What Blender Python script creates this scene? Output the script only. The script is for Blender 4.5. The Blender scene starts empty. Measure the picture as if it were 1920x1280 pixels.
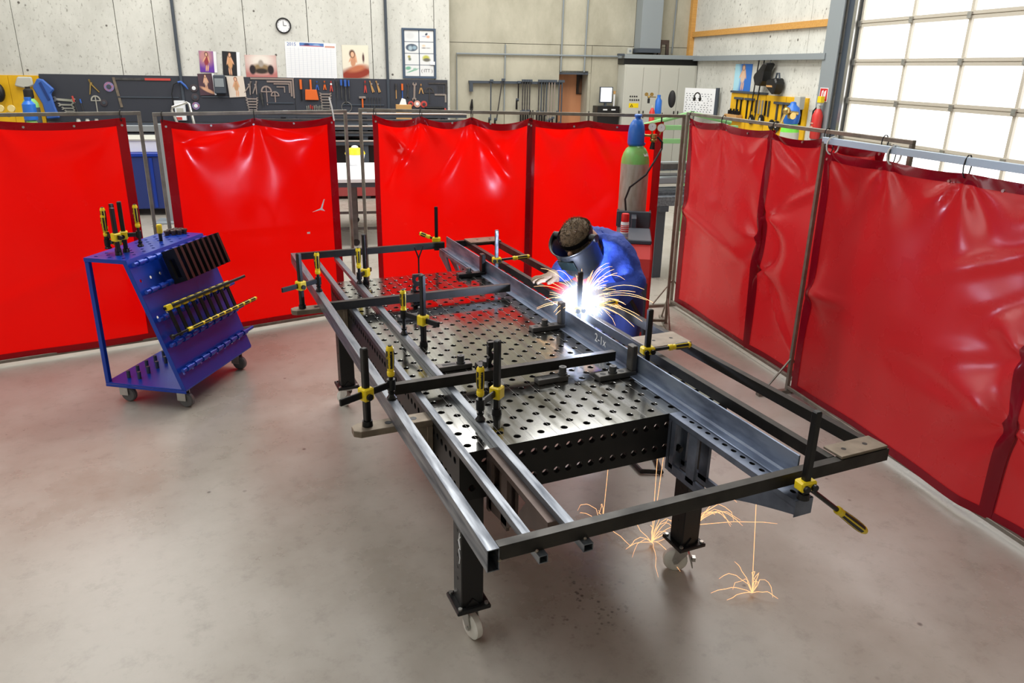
import bpy, bmesh, math, random
from mathutils import Vector, Matrix
random.seed(7)
PI = math.pi
scene = bpy.context.scene
COL = scene.collection

# ------------------------------------------------------------------ camera
cd = bpy.data.cameras.new('camera'); cam = bpy.data.objects.new('camera', cd); COL.objects.link(cam)
cd.sensor_width = 36.0; cd.sensor_fit = 'HORIZONTAL'; cd.lens = 26.134
cd.shift_x = 0.0; cd.shift_y = -0.0138
cd.clip_start = 0.05; cd.clip_end = 100
CAM = (-0.8033, -2.2345, 2.1632)
yaw, pitch, roll = -0.4213, 0.3360, 0.0187
Rz = Matrix.Rotation(yaw, 3, 'Z')
r0 = Vector((1, 0, 0)); f0 = Vector((0, math.cos(pitch), -math.sin(pitch))); u0 = Vector((0, math.sin(pitch), math.cos(pitch)))
rr = Rz @ (r0*math.cos(roll) + u0*math.sin(roll)); uu = Rz @ (u0*math.cos(roll) - r0*math.sin(roll)); ff = Rz @ f0
mw = Matrix((( rr.x, uu.x, -ff.x, CAM[0]), (rr.y, uu.y, -ff.y, CAM[1]), (rr.z, uu.z, -ff.z, CAM[2]), (0, 0, 0, 1)))
cam.location = CAM; cam.rotation_euler = mw.to_euler()
scene.camera = cam

# ------------------------------------------------------------------ view, world, lights
vs = scene.view_settings
vs.view_transform = 'Standard'; vs.look = 'None'; vs.gamma = 1.0; vs.use_curve_mapping = False
vs.exposure = 0.0
w = bpy.data.worlds.new('world'); scene.world = w; w.use_nodes = True
w.node_tree.nodes['Background'].inputs[0].default_value = (0.80, 0.88, 1.0, 1)
w.node_tree.nodes['Background'].inputs[1].default_value = 0.5

TH = 0.22                                   # the hall stands turned against the welding table
CT, ST = math.cos(TH), math.sin(TH)
def RW(x, y, z=0.0):                        # hall coordinates -> world
    return (x*CT + y*ST, -x*ST + y*CT, z)
HALL_H = 7.0
def area(name, loc, size, power, col=(1, 1, 1), rot=(0, 0, 0)):
    l = bpy.data.lights.new(name, 'AREA'); l.shape = 'RECTANGLE'; l.size = size[0]; l.size_y = size[1]
    l.energy = power; l.color = col
    o = bpy.data.objects.new(name, l); COL.objects.link(o); o.location = loc; o.rotation_euler = rot
    return o
# unseen roof strips put in to light the hall and the screens
area('unseen_roof_light_a', RW(-4.5, 8.5, 6.9), (2.0, 8.0), 420, (1.0, 0.99, 0.96), (0, 0, -TH))
area('unseen_roof_light_b', RW(0.9, 8.0, 6.9), (2.0, 7.0), 420, (1.0, 0.99, 0.96), (0, 0, -TH))
area('unseen_roof_light_c', RW(3.8, 7.2, 6.9), (2.0, 8.0), 430, (1.0, 0.99, 0.96), (0, 0, -TH))
area('floor_fill_light', RW(-3.2, 0.6, 6.9), (2.0, 5.0), 190, (0.96, 0.98, 1.0), (0, 0, -TH))  # fill light added to brighten the booth floor
# unseen side window, put in to light the floor from that side
area('unseen_window_light', RW(-8.9, 1.0, 3.6), (2.4, 8.0), 120, (1.0, 0.98, 0.95), (0, math.radians(-90), -TH))

# ------------------------------------------------------------------ helpers
def S(r, g, b):
    def c(v):
        v /= 255.0
        return v/12.92 if v <= 0.04045 else ((v+0.055)/1.055)**2.4
    return (c(r), c(g), c(b), 1.0)

MATS = {}
def mat(name, col, rough=0.5, metal=0.0, noise=0.0, nscale=8.0, col2=None, bump=0.0, bscale=60.0, bdist=.01, coat=0.0, spec=0.5, rnoise=0.0, emit=None, estr=0.0, stretch=None, trans=0.0):
    if name in MATS: return MATS[name]
    m = bpy.data.materials.new(name); m.use_nodes = True; MATS[name] = m
    nt = m.node_tree; b = nt.nodes['Principled BSDF']
    b.inputs['Base Color'].default_value = col; b.inputs['Roughness'].default_value = rough
    b.inputs['Metallic'].default_value = metal; b.inputs['Coat Weight'].default_value = coat
    b.inputs['Specular IOR Level'].default_value = spec
    if trans: b.inputs['Transmission Weight'].default_value = trans
    if emit: b.inputs['Emission Color'].default_value = emit; b.inputs['Emission Strength'].default_value = estr
    if noise or bump or rnoise:
        tc = nt.nodes.new('ShaderNodeTexCoord'); vec = tc.outputs['Object']
        if stretch:
            mp = nt.nodes.new('ShaderNodeMapping'); mp.inputs['Scale'].default_value = stretch
            nt.links.new(vec, mp.inputs['Vector']); vec = mp.outputs['Vector']
        n = nt.nodes.new('ShaderNodeTexNoise'); n.inputs['Scale'].default_value = nscale; n.inputs['Detail'].default_value = 6
        nt.links.new(vec, n.inputs['Vector'])
        if noise:
            mx = nt.nodes.new('ShaderNodeMix'); mx.data_type = 'RGBA'
            mx.inputs['A'].default_value = col
            c2 = col2 or tuple(max(0, c*0.55) for c in col[:3]) + (1,)
            mx.inputs['B'].default_value = c2
            mr = nt.nodes.new('ShaderNodeMapRange'); mr.inputs['From Min'].default_value = 0.38; mr.inputs['From Max'].default_value = 0.68
            mr.inputs['To Max'].default_value = noise
            nt.links.new(n.outputs['Fac'], mr.inputs['Value']); nt.links.new(mr.outputs['Result'], mx.inputs['Factor'])
            nt.links.new(mx.outputs['Result'], b.inputs['Base Color'])
        if rnoise:
            mr2 = nt.nodes.new('ShaderNodeMapRange'); mr2.inputs['From Min'].default_value = 0.3; mr2.inputs['From Max'].default_value = 0.7
            mr2.inputs['To Min'].default_value = max(0.02, rough-rnoise); mr2.inputs['To Max'].default_value = min(1, rough+rnoise)
            nt.links.new(n.outputs['Fac'], mr2.inputs['Value']); nt.links.new(mr2.outputs['Result'], b.inputs['Roughness'])
        if bump:
            n2 = nt.nodes.new('ShaderNodeTexNoise'); n2.inputs['Scale'].default_value = bscale; n2.inputs['Detail'].default_value = 4
            nt.links.new(vec, n2.inputs['Vector'])
            bp = nt.nodes.new('ShaderNodeBump'); bp.inputs['Strength'].default_value = bump; bp.inputs['Distance'].default_value = bdist
            nt.links.new(n2.outputs['Fac'], bp.inputs['Height']); nt.links.new(bp.outputs['Normal'], b.inputs['Normal'])
    return m

def print_mat(name, base, shapes, rough=0.35):
    """flat print: soft ellipses (cx, cz, rx, rz, turn, colour, softness) over a sheet, in the sheet's own 0..1 extent"""
    m = bpy.data.materials.new(name); m.use_nodes = True; nt = m.node_tree; b = nt.nodes['Principled BSDF']
    b.inputs['Roughness'].default_value = rough
    tc = nt.nodes.new('ShaderNodeTexCoord'); prev = None
    for (cx, cz, rx, rz, turn, col, soft) in shapes:
        mp = nt.nodes.new('ShaderNodeMapping'); mp.vector_type = 'TEXTURE'
        mp.inputs['Location'].default_value = (cx, 0, cz); mp.inputs['Rotation'].default_value = (0, math.radians(turn), 0)
        mp.inputs['Scale'].default_value = (rx, 1e6, rz)
        nt.links.new(tc.outputs['Generated'], mp.inputs['Vector'])
        ln = nt.nodes.new('ShaderNodeVectorMath'); ln.operation = 'LENGTH'; nt.links.new(mp.outputs['Vector'], ln.inputs[0])
        mr = nt.nodes.new('ShaderNodeMapRange'); mr.inputs['From Min'].default_value = 1+soft; mr.inputs['From Max'].default_value = 1-soft
        nt.links.new(ln.outputs['Value'], mr.inputs['Value'])
        mx = nt.nodes.new('ShaderNodeMix'); mx.data_type = 'RGBA'
        if prev is None: mx.inputs['A'].default_value = base
        else: nt.links.new(prev, mx.inputs['A'])
        mx.inputs['B'].default_value = col
        nt.links.new(mr.outputs['Result'], mx.inputs['Factor']); prev = mx.outputs['Result']
    if prev is None: b.inputs['Base Color'].default_value = base
    else: nt.links.new(prev, b.inputs['Base Color'])
    return m

class MB:
    def __init__(s): s.v = []; s.f = []
    def add(s, vs, fs, M=None):
        o = len(s.v)
        s.v += [tuple(M @ Vector(p)) for p in vs] if M is not None else [tuple(p) for p in vs]
        s.f += [tuple(i+o for i in f) for f in fs]
        return s
    def box(s, x0, x1, y0, y1, z0, z1, M=None):
        vs = [(x0,y0,z0),(x1,y0,z0),(x1,y1,z0),(x0,y1,z0),(x0,y0,z1),(x1,y0,z1),(x1,y1,z1),(x0,y1,z1)]
        return s.add(vs, [(0,3,2,1),(4,5,6,7),(0,1,5,4),(1,2,6,5),(2,3,7,6),(3,0,4,7)], M)
    def cyl(s, p0, p1, r0, r1=None, n=12, cap=True):
        r1 = r0 if r1 is None else r1
        p0 = Vector(p0); p1 = Vector(p1); d = (p1-p0).normalized()
        a = d.orthogonal().normalized(); b = d.cross(a)
        vs = []
        for p, r in ((p0, r0), (p1, r1)):
            for i in range(n):
                t = 2*PI*(i+.5)/n; vs.append(p + a*(r*math.cos(t)) + b*(r*math.sin(t)))
        fs = [(i, (i+1) % n, n+(i+1) % n, n+i) for i in range(n)]
        if cap: fs += [tuple(range(n-1, -1, -1)), tuple(range(n, 2*n))]
        return s.add(vs, fs)
    def tube(s, pts, r, n=8, cap=True):
        pts = [Vector(p) for p in pts]; m = len(pts)
        rs = r if isinstance(r, (list, tuple)) else [r]*m
        d0 = (pts[1]-pts[0]).normalized(); a = d0.orthogonal().normalized(); vs = []
        for k in range(m):
            d = (pts[min(k+1, m-1)] - pts[max(k-1, 0)]).normalized()
            a = (a - d*a.dot(d)).normalized(); b = d.cross(a)
            for i in range(n):
                t = 2*PI*i/n; vs.append(pts[k] + a*(rs[k]*math.cos(t)) + b*(rs[k]*math.sin(t)))
        fs = [(k*n+i, k*n+(i+1) % n, (k+1)*n+(i+1) % n, (k+1)*n+i) for k in range(m-1) for i in range(n)]
        if cap: fs += [tuple(range(n-1, -1, -1)), tuple(range((m-1)*n, m*n))]
        return s.add(vs, fs)
    def lathe(s, prof, n=24, M=None, axis='z', cap=True):
        vs = []
        for r, z in prof:
            for i in range(n):
                t = 2*PI*i/n
                p = (r*math.cos(t), r*math.sin(t), z)
                if axis == 'y': p = (p[0], p[2], p[1])
                if axis == 'x': p = (p[2], p[0], p[1])
                vs.append(p)
        m = len(prof)
        fs = [(k*n+i, k*n+(i+1) % n, (k+1)*n+(i+1) % n, (k+1)*n+i) for k in range(m-1) for i in range(n)]
        if cap: fs += [tuple(range(n-1, -1, -1)), tuple(range((m-1)*n, m*n))]
        return s.add(vs, fs, M)
    def prism(s, poly, c0, c1, plane='xz', M=None):
        n = len(poly)
        def P(a, b, c):
            return (a, c, b) if plane == 'xz' else (c, a, b) if plane == 'yz' else (a, b, c)
        vs = [P(a, b, c0) for a, b in poly] + [P(a, b, c1) for a, b in poly]
        fs = [(i, (i+1) % n, n+(i+1) % n, n+i) for i in range(n)] + [tuple(range(n-1, -1, -1)), tuple(range(n, 2*n))]
        return s.add(vs, fs, M)
    def sphere(s, c, r, n=14, m=10, sc=(1, 1, 1)):
        vs = []; fs = []
        for j in range(m+1):
            ph = PI*j/m
            for i in range(n):
                t = 2*PI*i/n
                vs.append((c[0]+r*sc[0]*math.sin(ph)*math.cos(t), c[1]+r*sc[1]*math.sin(ph)*math.sin(t), c[2]+r*sc[2]*math.cos(ph)))
        for j in range(m):
            for i in range(n): fs.append((j*n+i, (j+1)*n+i, (j+1)*n+(i+1) % n, j*n+(i+1) % n))
        return s.add(vs, fs)
    def build(s, name, m, parent=None, smooth=False, origin=(0, 0, 0), bevel=0.0, angle=40):
        me = bpy.data.meshes.new(name)
        ox, oy, oz = origin
        me.from_pydata([(x-ox, y-oy, z-oz) for x, y, z in s.v], [], s.f); me.update()
        bm = bmesh.new(); bm.from_mesh(me)
        bmesh.ops.remove_doubles(bm, verts=bm.verts, dist=1e-5)
        bmesh.ops.recalc_face_normals(bm, faces=bm.faces)
        if bevel > 0:
            es = [e for e in bm.edges if len(e.link_faces) == 2 and e.calc_face_angle(0) > math.radians(50)]
            bmesh.ops.bevel(bm, geom=es, offset=bevel, segments=1, affect='EDGES', clamp_overlap=True)
        bm.to_mesh(me); bm.free()
        if smooth:
            me.polygons.foreach_set('use_smooth', [True]*len(me.polygons))
            me.set_sharp_from_angle(angle=math.radians(angle))
        ob = bpy.data.objects.new(name, me); COL.objects.link(ob)
        if m: me.materials.append(m)
        if parent is not None: ob.parent = parent
        return ob

def tag(o, label, cat, group=None, kind=None):
    o['label'] = label; o['category'] = cat
    if group: o['group'] = group
    if kind: o['kind'] = kind
    return o
def thing(name, label, cat, loc=(0, 0, 0), rotz=0.0, group=None, kind=None):
    o = bpy.data.objects.new(name, None); COL.objects.link(o); o.empty_display_size = .05
    o.location = loc; o.rotation_euler = (0, 0, rotz)
    return tag(o, label, cat, group, kind)
def struct(o): o['kind'] = 'structure'; return o
def copy_tree(o, parent=None):
    c = o.copy(); COL.objects.link(c); c.parent = parent
    for ch in list(o.children): copy_tree(ch, c)
    return c
def back(name, label, cat, x, z, y=13.0, group=None): return thing(name, label, cat, RW(x, y, z), -TH, group)
def side(name, label, cat, y, z, x=6.676, group=None): return thing(name, label, cat, RW(x, y, z), -TH-PI/2, group)

def text_mesh(body, size, depth=0.0006):
    cu = bpy.data.curves.new('lettering', 'FONT'); cu.body = body; cu.size = size; cu.extrude = depth
    cu.align_x = 'CENTER'; cu.align_y = 'CENTER'; cu.resolution_u = 2
    o = bpy.data.objects.new('lettering', cu); COL.objects.link(o)
    dg = bpy.context.evaluated_depsgraph_get()
    me = bpy.data.meshes.new_from_object(o.evaluated_get(dg))
    bpy.data.objects.remove(o); bpy.data.curves.remove(cu)
    return me
def put_mesh(name, me, m, parent, M):
    ob = bpy.data.objects.new(name, me); COL.objects.link(ob); ob.parent = parent; ob.matrix_local = M
    if not me.materials: me.materials.append(m)
    return ob
def skin(name, verts, edges, radii, sub=2, root=0):
    me = bpy.data.meshes.new(name); me.from_pydata(verts, edges, [])
    ob = bpy.data.objects.new(name, me); COL.objects.link(ob)
    md = ob.modifiers.new('skin', 'SKIN')
    sl = me.skin_vertices[0].data
    for i, r in enumerate(radii):
        sl[i].radius = r if isinstance(r, tuple) else (r, r); sl[i].use_root = (i == root)
    md.use_smooth_shade = True
    s2 = ob.modifiers.new('sub', 'SUBSURF'); s2.levels = sub; s2.render_levels = sub
    dg = bpy.context.evaluated_depsgraph_get()
    out = bpy.data.meshes.new_from_object(ob.evaluated_get(dg))
    bpy.data.objects.remove(ob)
    out.polygons.foreach_set('use_smooth', [True]*len(out.polygons))
    return out
def mesh_obj(name, me, m, parent=None):
    me.name = name; me.materials.clear(); me.materials.append(m)
    o = bpy.data.objects.new(name, me); COL.objects.link(o)
    if parent is not None: o.parent = parent
    return o

# ------------------------------------------------------------------ materials
def floor_mat():
    m = bpy.data.materials.new('floor_concrete'); m.use_nodes = True; nt = m.node_tree; b = nt.nodes['Principled BSDF']
    N = nt.nodes.new; L = nt.links.new
    tc = N('ShaderNodeTexCoord')
    n1 = N('ShaderNodeTexNoise'); n1.inputs['Scale'].default_value = 0.8; n1.inputs['Detail'].default_value = 8; n1.inputs['Roughness'].default_value = .65
    L(tc.outputs['Object'], n1.inputs['Vector'])
    cr = N('ShaderNodeValToRGB'); L(n1.outputs['Fac'], cr.inputs['Fac'])
    cr.color_ramp.elements[0].position = .3; cr.color_ramp.elements[0].color = S(146, 138, 126)
    cr.color_ramp.elements[1].position = .7; cr.color_ramp.elements[1].color = S(180, 175, 166)
    n2 = N('ShaderNodeTexNoise'); n2.inputs['Scale'].default_value = 9; n2.inputs['Detail'].default_value = 10; n2.inputs['Roughness'].default_value = .75
    L(tc.outputs['Object'], n2.inputs['Vector'])
    r2 = N('ShaderNodeMapRange'); r2.inputs['From Min'].default_value = .52; r2.inputs['From Max'].default_value = .75; r2.inputs['To Max'].default_value = .45
    L(n2.outputs['Fac'], r2.inputs['Value'])
    mx = N('ShaderNodeMix'); mx.data_type = 'RGBA'; L(cr.outputs['Color'], mx.inputs['A']); mx.inputs['B'].default_value = S(116, 110, 100); L(r2.outputs['Result'], mx.inputs['Factor'])
    # small dark pits and drips; denser in an oil-spotted patch in front of the table
    vo = N('ShaderNodeTexVoronoi'); vo.inputs['Scale'].default_value = 5.0; L(tc.outputs['Object'], vo.inputs['Vector'])
    pit = N('ShaderNodeMapRange'); pit.inputs['From Min'].default_value = .07; pit.inputs['From Max'].default_value = .03; L(vo.outputs['Distance'], pit.inputs['Value'])
    n3 = N('ShaderNodeTexNoise'); n3.inputs['Scale'].default_value = 2.2; L(tc.outputs['Object'], n3.inputs['Vector'])
    g3 = N('ShaderNodeMapRange'); g3.inputs['From Min'].default_value = .5; g3.inputs['From Max'].default_value = .6; L(n3.outputs['Fac'], g3.inputs['Value'])
    pm = N('ShaderNodeMath'); pm.operation = 'MULTIPLY'; L(pit.outputs['Result'], pm.inputs[0]); L(g3.outputs['Result'], pm.inputs[1])
    vo2 = N('ShaderNodeTexVoronoi'); vo2.inputs['Scale'].default_value = 42.0; L(tc.outputs['Object'], vo2.inputs['Vector'])
    pit2 = N('ShaderNodeMapRange'); pit2.inputs['From Min'].default_value = .36; pit2.inputs['From Max'].default_value = .2; L(vo2.outputs['Distance'], pit2.inputs['Value'])
    mp = N('ShaderNodeMapping'); mp.vector_type = 'TEXTURE'; mp.inputs['Location'].default_value = (.62, .03, 0); mp.inputs['Scale'].default_value = (.34, .26, 1); mp.inputs['Rotation'].default_value = (0, 0, .5)
    L(tc.outputs['Object'], mp.inputs['Vector'])
    ln = N('ShaderNodeVectorMath'); ln.operation = 'LENGTH'; L(mp.outputs['Vector'], ln.inputs[0])
    gz = N('ShaderNodeMapRange'); gz.inputs['From Min'].default_value = 1.0; gz.inputs['From Max'].default_value = .35; L(ln.outputs['Value'], gz.inputs['Value'])
    n4 = N('ShaderNodeTexNoise'); n4.inputs['Scale'].default_value = 9; L(tc.outputs['Object'], n4.inputs['Vector'])
    g4 = N('ShaderNodeMapRange'); g4.inputs['From Min'].default_value = .45; g4.inputs['From Max'].default_value = .58; L(n4.outputs['Fac'], g4.inputs['Value'])
    q1 = N('ShaderNodeMath'); q1.operation = 'MULTIPLY'; L(pit2.outputs['Result'], q1.inputs[0]); L(gz.outputs['Result'], q1.inputs[1])
    q2 = N('ShaderNodeMath'); q2.operation = 'MULTIPLY'; L(q1.outputs['Value'], q2.inputs[0]); L(g4.outputs['Result'], q2.inputs[1])
    q3 = N('ShaderNodeMath'); q3.operation = 'MAXIMUM'; L(q2.outputs['Value'], q3.inputs[0]); L(pm.outputs['Value'], q3.inputs[1])
    q4 = N('ShaderNodeMath'); q4.operation = 'MULTIPLY'; L(q3.outputs['Value'], q4.inputs[0]); q4.inputs[1].default_value = .7
    mx2 = N('ShaderNodeMix'); mx2.data_type = 'RGBA'; L(mx.outputs['Result'], mx2.inputs['A']); mx2.inputs['B'].default_value = S(62, 56, 52); L(q4.outputs['Value'], mx2.inputs['Factor'])
    L(mx2.outputs['Result'], b.inputs['Base Color'])
    rr_ = N('ShaderNodeMapRange'); rr_.inputs['From Min'].default_value = .3; rr_.inputs['From Max'].default_value = .7; rr_.inputs['To Min'].default_value = .2; rr_.inputs['To Max'].default_value = .42
    L(n1.outputs['Fac'], rr_.inputs['Value']); L(rr_.outputs['Result'], b.inputs['Roughness'])
    bp = N('ShaderNodeBump'); bp.inputs['Strength'].default_value = .12; bp.inputs['Distance'].default_value = .005; L(n2.outputs['Fac'], bp.inputs['Height']); L(bp.outputs['Normal'], b.inputs['Normal'])
    return m

def pitted_mat(name, c1, c2, pits, rough=.9):
    m = bpy.data.materials.new(name); m.use_nodes = True; nt = m.node_tree; b = nt.nodes['Principled BSDF']
    N = nt.nodes.new; L = nt.links.new; tc = N('ShaderNodeTexCoord')
    mp = N('ShaderNodeMapping'); mp.inputs['Scale'].default_value = (1, 1, .55); L(tc.outputs['Object'], mp.inputs['Vector'])
    n1 = N('ShaderNodeTexNoise'); n1.inputs['Scale'].default_value = 1.3; n1.inputs['Detail'].default_value = 7; n1.inputs['Roughness'].default_value = .7; L(mp.outputs['Vector'], n1.inputs['Vector'])
    cr = N('ShaderNodeValToRGB'); cr.color_ramp.elements[0].position = .3; cr.color_ramp.elements[0].color = c2; cr.color_ramp.elements[1].position = .65; cr.color_ramp.elements[1].color = c1
    L(n1.outputs['Fac'], cr.inputs['Fac']); out = cr.outputs['Color']
    if pits:
        n2 = N('ShaderNodeTexNoise'); n2.inputs['Scale'].default_value = 21; n2.inputs['Detail'].default_value = 5; n2.inputs['Roughness'].default_value = .7; L(mp.outputs['Vector'], n2.inputs['Vector'])
        r = N('ShaderNodeMapRange'); r.inputs['From Min'].default_value = .57; r.inputs['From Max'].default_value = .68; r.inputs['To Max'].default_value = pits; L(n2.outputs['Fac'], r.inputs['Value'])
        mx = N('ShaderNodeMix'); mx.data_type = 'RGBA'; L(out, mx.inputs['A']); mx.inputs['B'].default_value = S(112, 108, 98); L(r.outputs['Result'], mx.inputs['Factor']); out = mx.outputs['Result']
        vo = N('ShaderNodeTexVoronoi'); vo.inputs['Scale'].default_value = 3.4; L(tc.outputs['Object'], vo.inputs['Vector'])
        r3 = N('ShaderNodeMapRange'); r3.inputs['From Min'].default_value = .09; r3.inputs['From Max'].default_value = .05; L(vo.outputs['Distance'], r3.inputs['Value'])
        mx3 = N('ShaderNodeMix'); mx3.data_type = 'RGBA'; L(out, mx3.inputs['A']); mx3.inputs['B'].default_value = S(95, 90, 84); L(r3.outputs['Result'], mx3.inputs['Factor']); out = mx3.outputs['Result']
    L(out, b.inputs['Base Color']); b.inputs['Roughness'].default_value = rough
    return m

def curtain_mat(name, col, tcol, fac, rough, spec=.4):
    m = bpy.data.materials.new(name); m.use_nodes = True; nt = m.node_tree; b = nt.nodes['Principled BSDF']
    b.inputs['Base Color'].default_value = col; b.inputs['Roughness'].default_value = rough
    b.inputs['Specular IOR Level'].default_value = spec
    tr = nt.nodes.new('ShaderNodeBsdfTranslucent'); tr.inputs['Color'].default_value = tcol
    mx = nt.nodes.new('ShaderNodeMixShader'); mx.inputs['Fac'].default_value = fac
    out = nt.nodes['Material Output']
    nt.links.new(b.outputs[0], mx.inputs[1]); nt.links.new(tr.outputs[0], mx.inputs[2]); nt.links.new(mx.outputs[0], out.inputs['Surface'])
    tc = nt.nodes.new('ShaderNodeTexCoord'); n = nt.nodes.new('ShaderNodeTexNoise'); n.inputs['Scale'].default_value = 3.0; n.inputs['Detail'].default_value = 5
    nt.links.new(tc.outputs['Object'], n.inputs['Vector'])
    mr = nt.nodes.new('ShaderNodeMapRange'); mr.inputs['From Min'].default_value = .35; mr.inputs['From Max'].default_value = .7; mr.inputs['To Min'].default_value = rough*.7; mr.inputs['To Max'].default_value = rough*1.8
    nt.links.new(n.outputs['Fac'], mr.inputs['Value']); nt.links.new(mr.outputs['Result'], b.inputs['Roughness'])
    return m

def emis(name, col, strength):
    m = bpy.data.materials.new(name); m.use_nodes = True; nt = m.node_tree
    nt.nodes.remove(nt.nodes['Principled BSDF']); e = nt.nodes.new('ShaderNodeEmission')
    e.inputs['Color'].default_value = col; e.inputs['Strength'].default_value = strength
    nt.links.new(e.outputs[0], nt.nodes['Material Output'].inputs['Surface']); return m

M_FLOOR = floor_mat()
M_WHITEW = pitted_mat('white_pitted_panel', S(216, 216, 208), S(190, 190, 182), .7)
M_CONC = pitted_mat('grey_concrete', S(186, 182, 164), S(156, 152, 134), 0)
M_CEIL = mat('ceiling_grey', S(170, 168, 162), .9)
M_RED = curtain_mat('red_film', S(206, 6, 6), S(255, 10, 3), .6, .16)
M_HEM = curtain_mat('dark_red_hem', S(140, 0, 22), S(170, 0, 30), .35, .2)
M_RED_SHEEN = curtain_mat('red_film_sheen', S(200, 44, 50), S(225, 30, 36), .35, .24, .75)  # same film; reflected white light painted in as a paler red
M_HEM_SHEEN = curtain_mat('dark_red_hem_sheen', S(140, 12, 34), S(150, 8, 30), .25, .2)  # hem of that film, its sheen painted in too
M_STEEL = mat('raw_steel', S(98, 98, 98), .42, .75, .6, 10, S(60, 58, 56), rnoise=.12)
M_SCREENF = mat('screen_frame_steel', S(140, 135, 124), .45, .5, .5, 14, S(96, 88, 76))
M_TUBE = mat('mill_scale_tube', S(132, 137, 144), .42, .75, .8, 7, S(74, 80, 90), rnoise=.14, stretch=(6, .6, 6))
M_DARKBAR = mat('dark_steel_bar', S(58, 56, 53), .42, .7, .5, 12, S(34, 34, 34), rnoise=.1)
M_CHANNEL = mat('blue_steel_channel', S(140, 152, 172), .42, .7, .85, 5, S(74, 84, 104), rnoise=.12, stretch=(4, 1, 4))
M_PLATE = mat('brown_steel_plate', S(140, 128, 112), .5, .5, .6, 14, S(90, 78, 66))
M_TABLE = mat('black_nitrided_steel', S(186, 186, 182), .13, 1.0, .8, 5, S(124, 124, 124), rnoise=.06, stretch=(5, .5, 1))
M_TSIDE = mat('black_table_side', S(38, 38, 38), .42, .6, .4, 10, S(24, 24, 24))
M_LEG = mat('black_leg', S(26, 26, 27), .4, .2)
M_BRACK = mat('blackened_bracket', S(118, 126, 142), .42, .65, .7, 9, S(66, 72, 84), rnoise=.1)
M_BORE_SHADE = mat('bore_shade', S(30, 30, 30), .55, .2)  # bore walls are table steel; shade inside is painted as dark colour
M_BROWNB = mat('browned_bracket', S(92, 78, 72), .45, .6, .6, 9, S(56, 48, 46))
M_BLACK = mat('black_tool', S(24, 24, 25), .35, .3)
M_BLACKP = mat('black_plastic', S(20, 20, 21), .45)
M_YEL = mat('yellow_plastic', S(238, 208, 24), .35)
M_GALV = mat('galvanised_steel', S(190, 190, 186), .35, .9, .3, 30)
M_WHITEPL = mat('white_wheel', S(222, 220, 212), .4, 0, .4, 12, S(170, 165, 155))
M_BLUEM = mat('blue_painted_steel', S(14, 62, 170), .32, .2, .3, 4, S(24, 40, 140))
M_BOARD = mat('black_pegboard', S(52, 55, 64), .6)
M_YBOARD = mat('yellow_pegboard', S(232, 180, 8), .55, 0, .3, 6, S(190, 140, 10))
M_CHROME = mat('tool_chrome', S(200, 198, 190), .3, .8)
M_ORANGE = mat('orange_plastic', S(226, 106, 40), .5)
M_PAPER = mat('white_paper', S(236, 238, 240), .6)
M_GREYP = mat('grey_paint', S(138, 146, 150), .45)
M_DGREY = mat('dark_grey_paint', S(64, 72, 82), .5)
M_CAB = mat('cabinet_grey', S(190, 190, 180), .5)
M_WOOD = mat('timber', S(206, 156, 82), .6, 0, .5, 6, S(176, 120, 56), stretch=(.4, 6, 6))
M_BLUE = mat('cylinder_blue', S(40, 110, 205), .35)
M_LGREEN = mat('cylinder_green', S(130, 205, 110), .4, 0, .5, 14, S(150, 140, 90))
M_CYLGREY = mat('cylinder_grey', S(178, 174, 164), .5, 0, .6, 9, S(138, 122, 100), stretch=(3, 3, .8))
M_BRASS = mat('brass', S(190, 160, 96), .3, .9)
M_REDM = mat('red_machine', S(205, 52, 48), .4)
M_RUB = mat('black_rubber', S(22, 22, 24), .6)
M_EDGE = mat('white_edge', S(225, 228, 232), .5)

# ------------------------------------------------------------------ the hall
def room(o): o.rotation_euler = (0, 0, -TH); return struct(o)
room_floor = struct(MB().box(-13, 14, -9, 16, -.1, 0).build('floor', M_FLOOR))
room(MB().box(-9.2, 7.0, -6.2, 14.0, HALL_H, HALL_H+.2).build('ceiling', M_CEIL))
room(MB().box(-9.2, -9.0, -6.2, 14.0, 0, HALL_H).build('wall_left', M_WHITEW))
room(MB().box(-9.0, 7.0, -6.2, -6.0, 0, HALL_H).build('wall_front', M_WHITEW))
M_JOINT = mat('joint_backing', S(120, 118, 110), .9)  # darker grey backing behind the open panel joints
wb = room(MB().box(-9, 1.5, 13.06, 13.45, 0, HALL_H).build('wall_back', M_JOINT))
for a, b in zip([-9, -7.5, -6.1, -4.45, -3.82, -2.28, -1.15, 0.02, 1.2], [-7.5, -6.1, -4.45, -3.82, -2.28, -1.15, 0.02, 1.2, 1.5]):
    MB().box(a+.006, b-.006, 13.0, 13.07, 0, HALL_H).build('panel', M_WHITEW, wb)
wr = room(MB().box(1.5, 3.82, 13.46, 13.6, 0, HALL_H).box(4.50, 6.9, 13.46, 13.6, 0, HALL_H).box(3.82, 4.5, 13.46, 13.6, 2.08, HALL_H).build('wall_rear', M_JOINT))
for a, b, c, d in [(1.5, 2.67, 0, 2.62), (2.67, 3.82, 0, 2.62), (3.82, 4.5, 2.08, 2.62), (4.5, 6.9, 0, 2.62), (1.5, 3.86, 2.62, HALL_H), (3.86, 5.4, 2.62, HALL_H), (5.4, 6.9, 2.62, HALL_H)]:
    MB().box(a+.005, b-.005, 13.4, 13.47, c+.005, d-.005).build('concrete_panel', M_CONC, wr)
M_DOORB = mat('brown_door', S(204, 142, 100), .6, 0, .5, 2, S(168, 112, 78), stretch=(3, 3, .3))  # vertical streaks paint soft fold shading into the brown
dr = room(MB().box(3.7, 4.62, 13.85, 13.9, 0, 2.2).build('door_1', M_DOORB))
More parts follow.
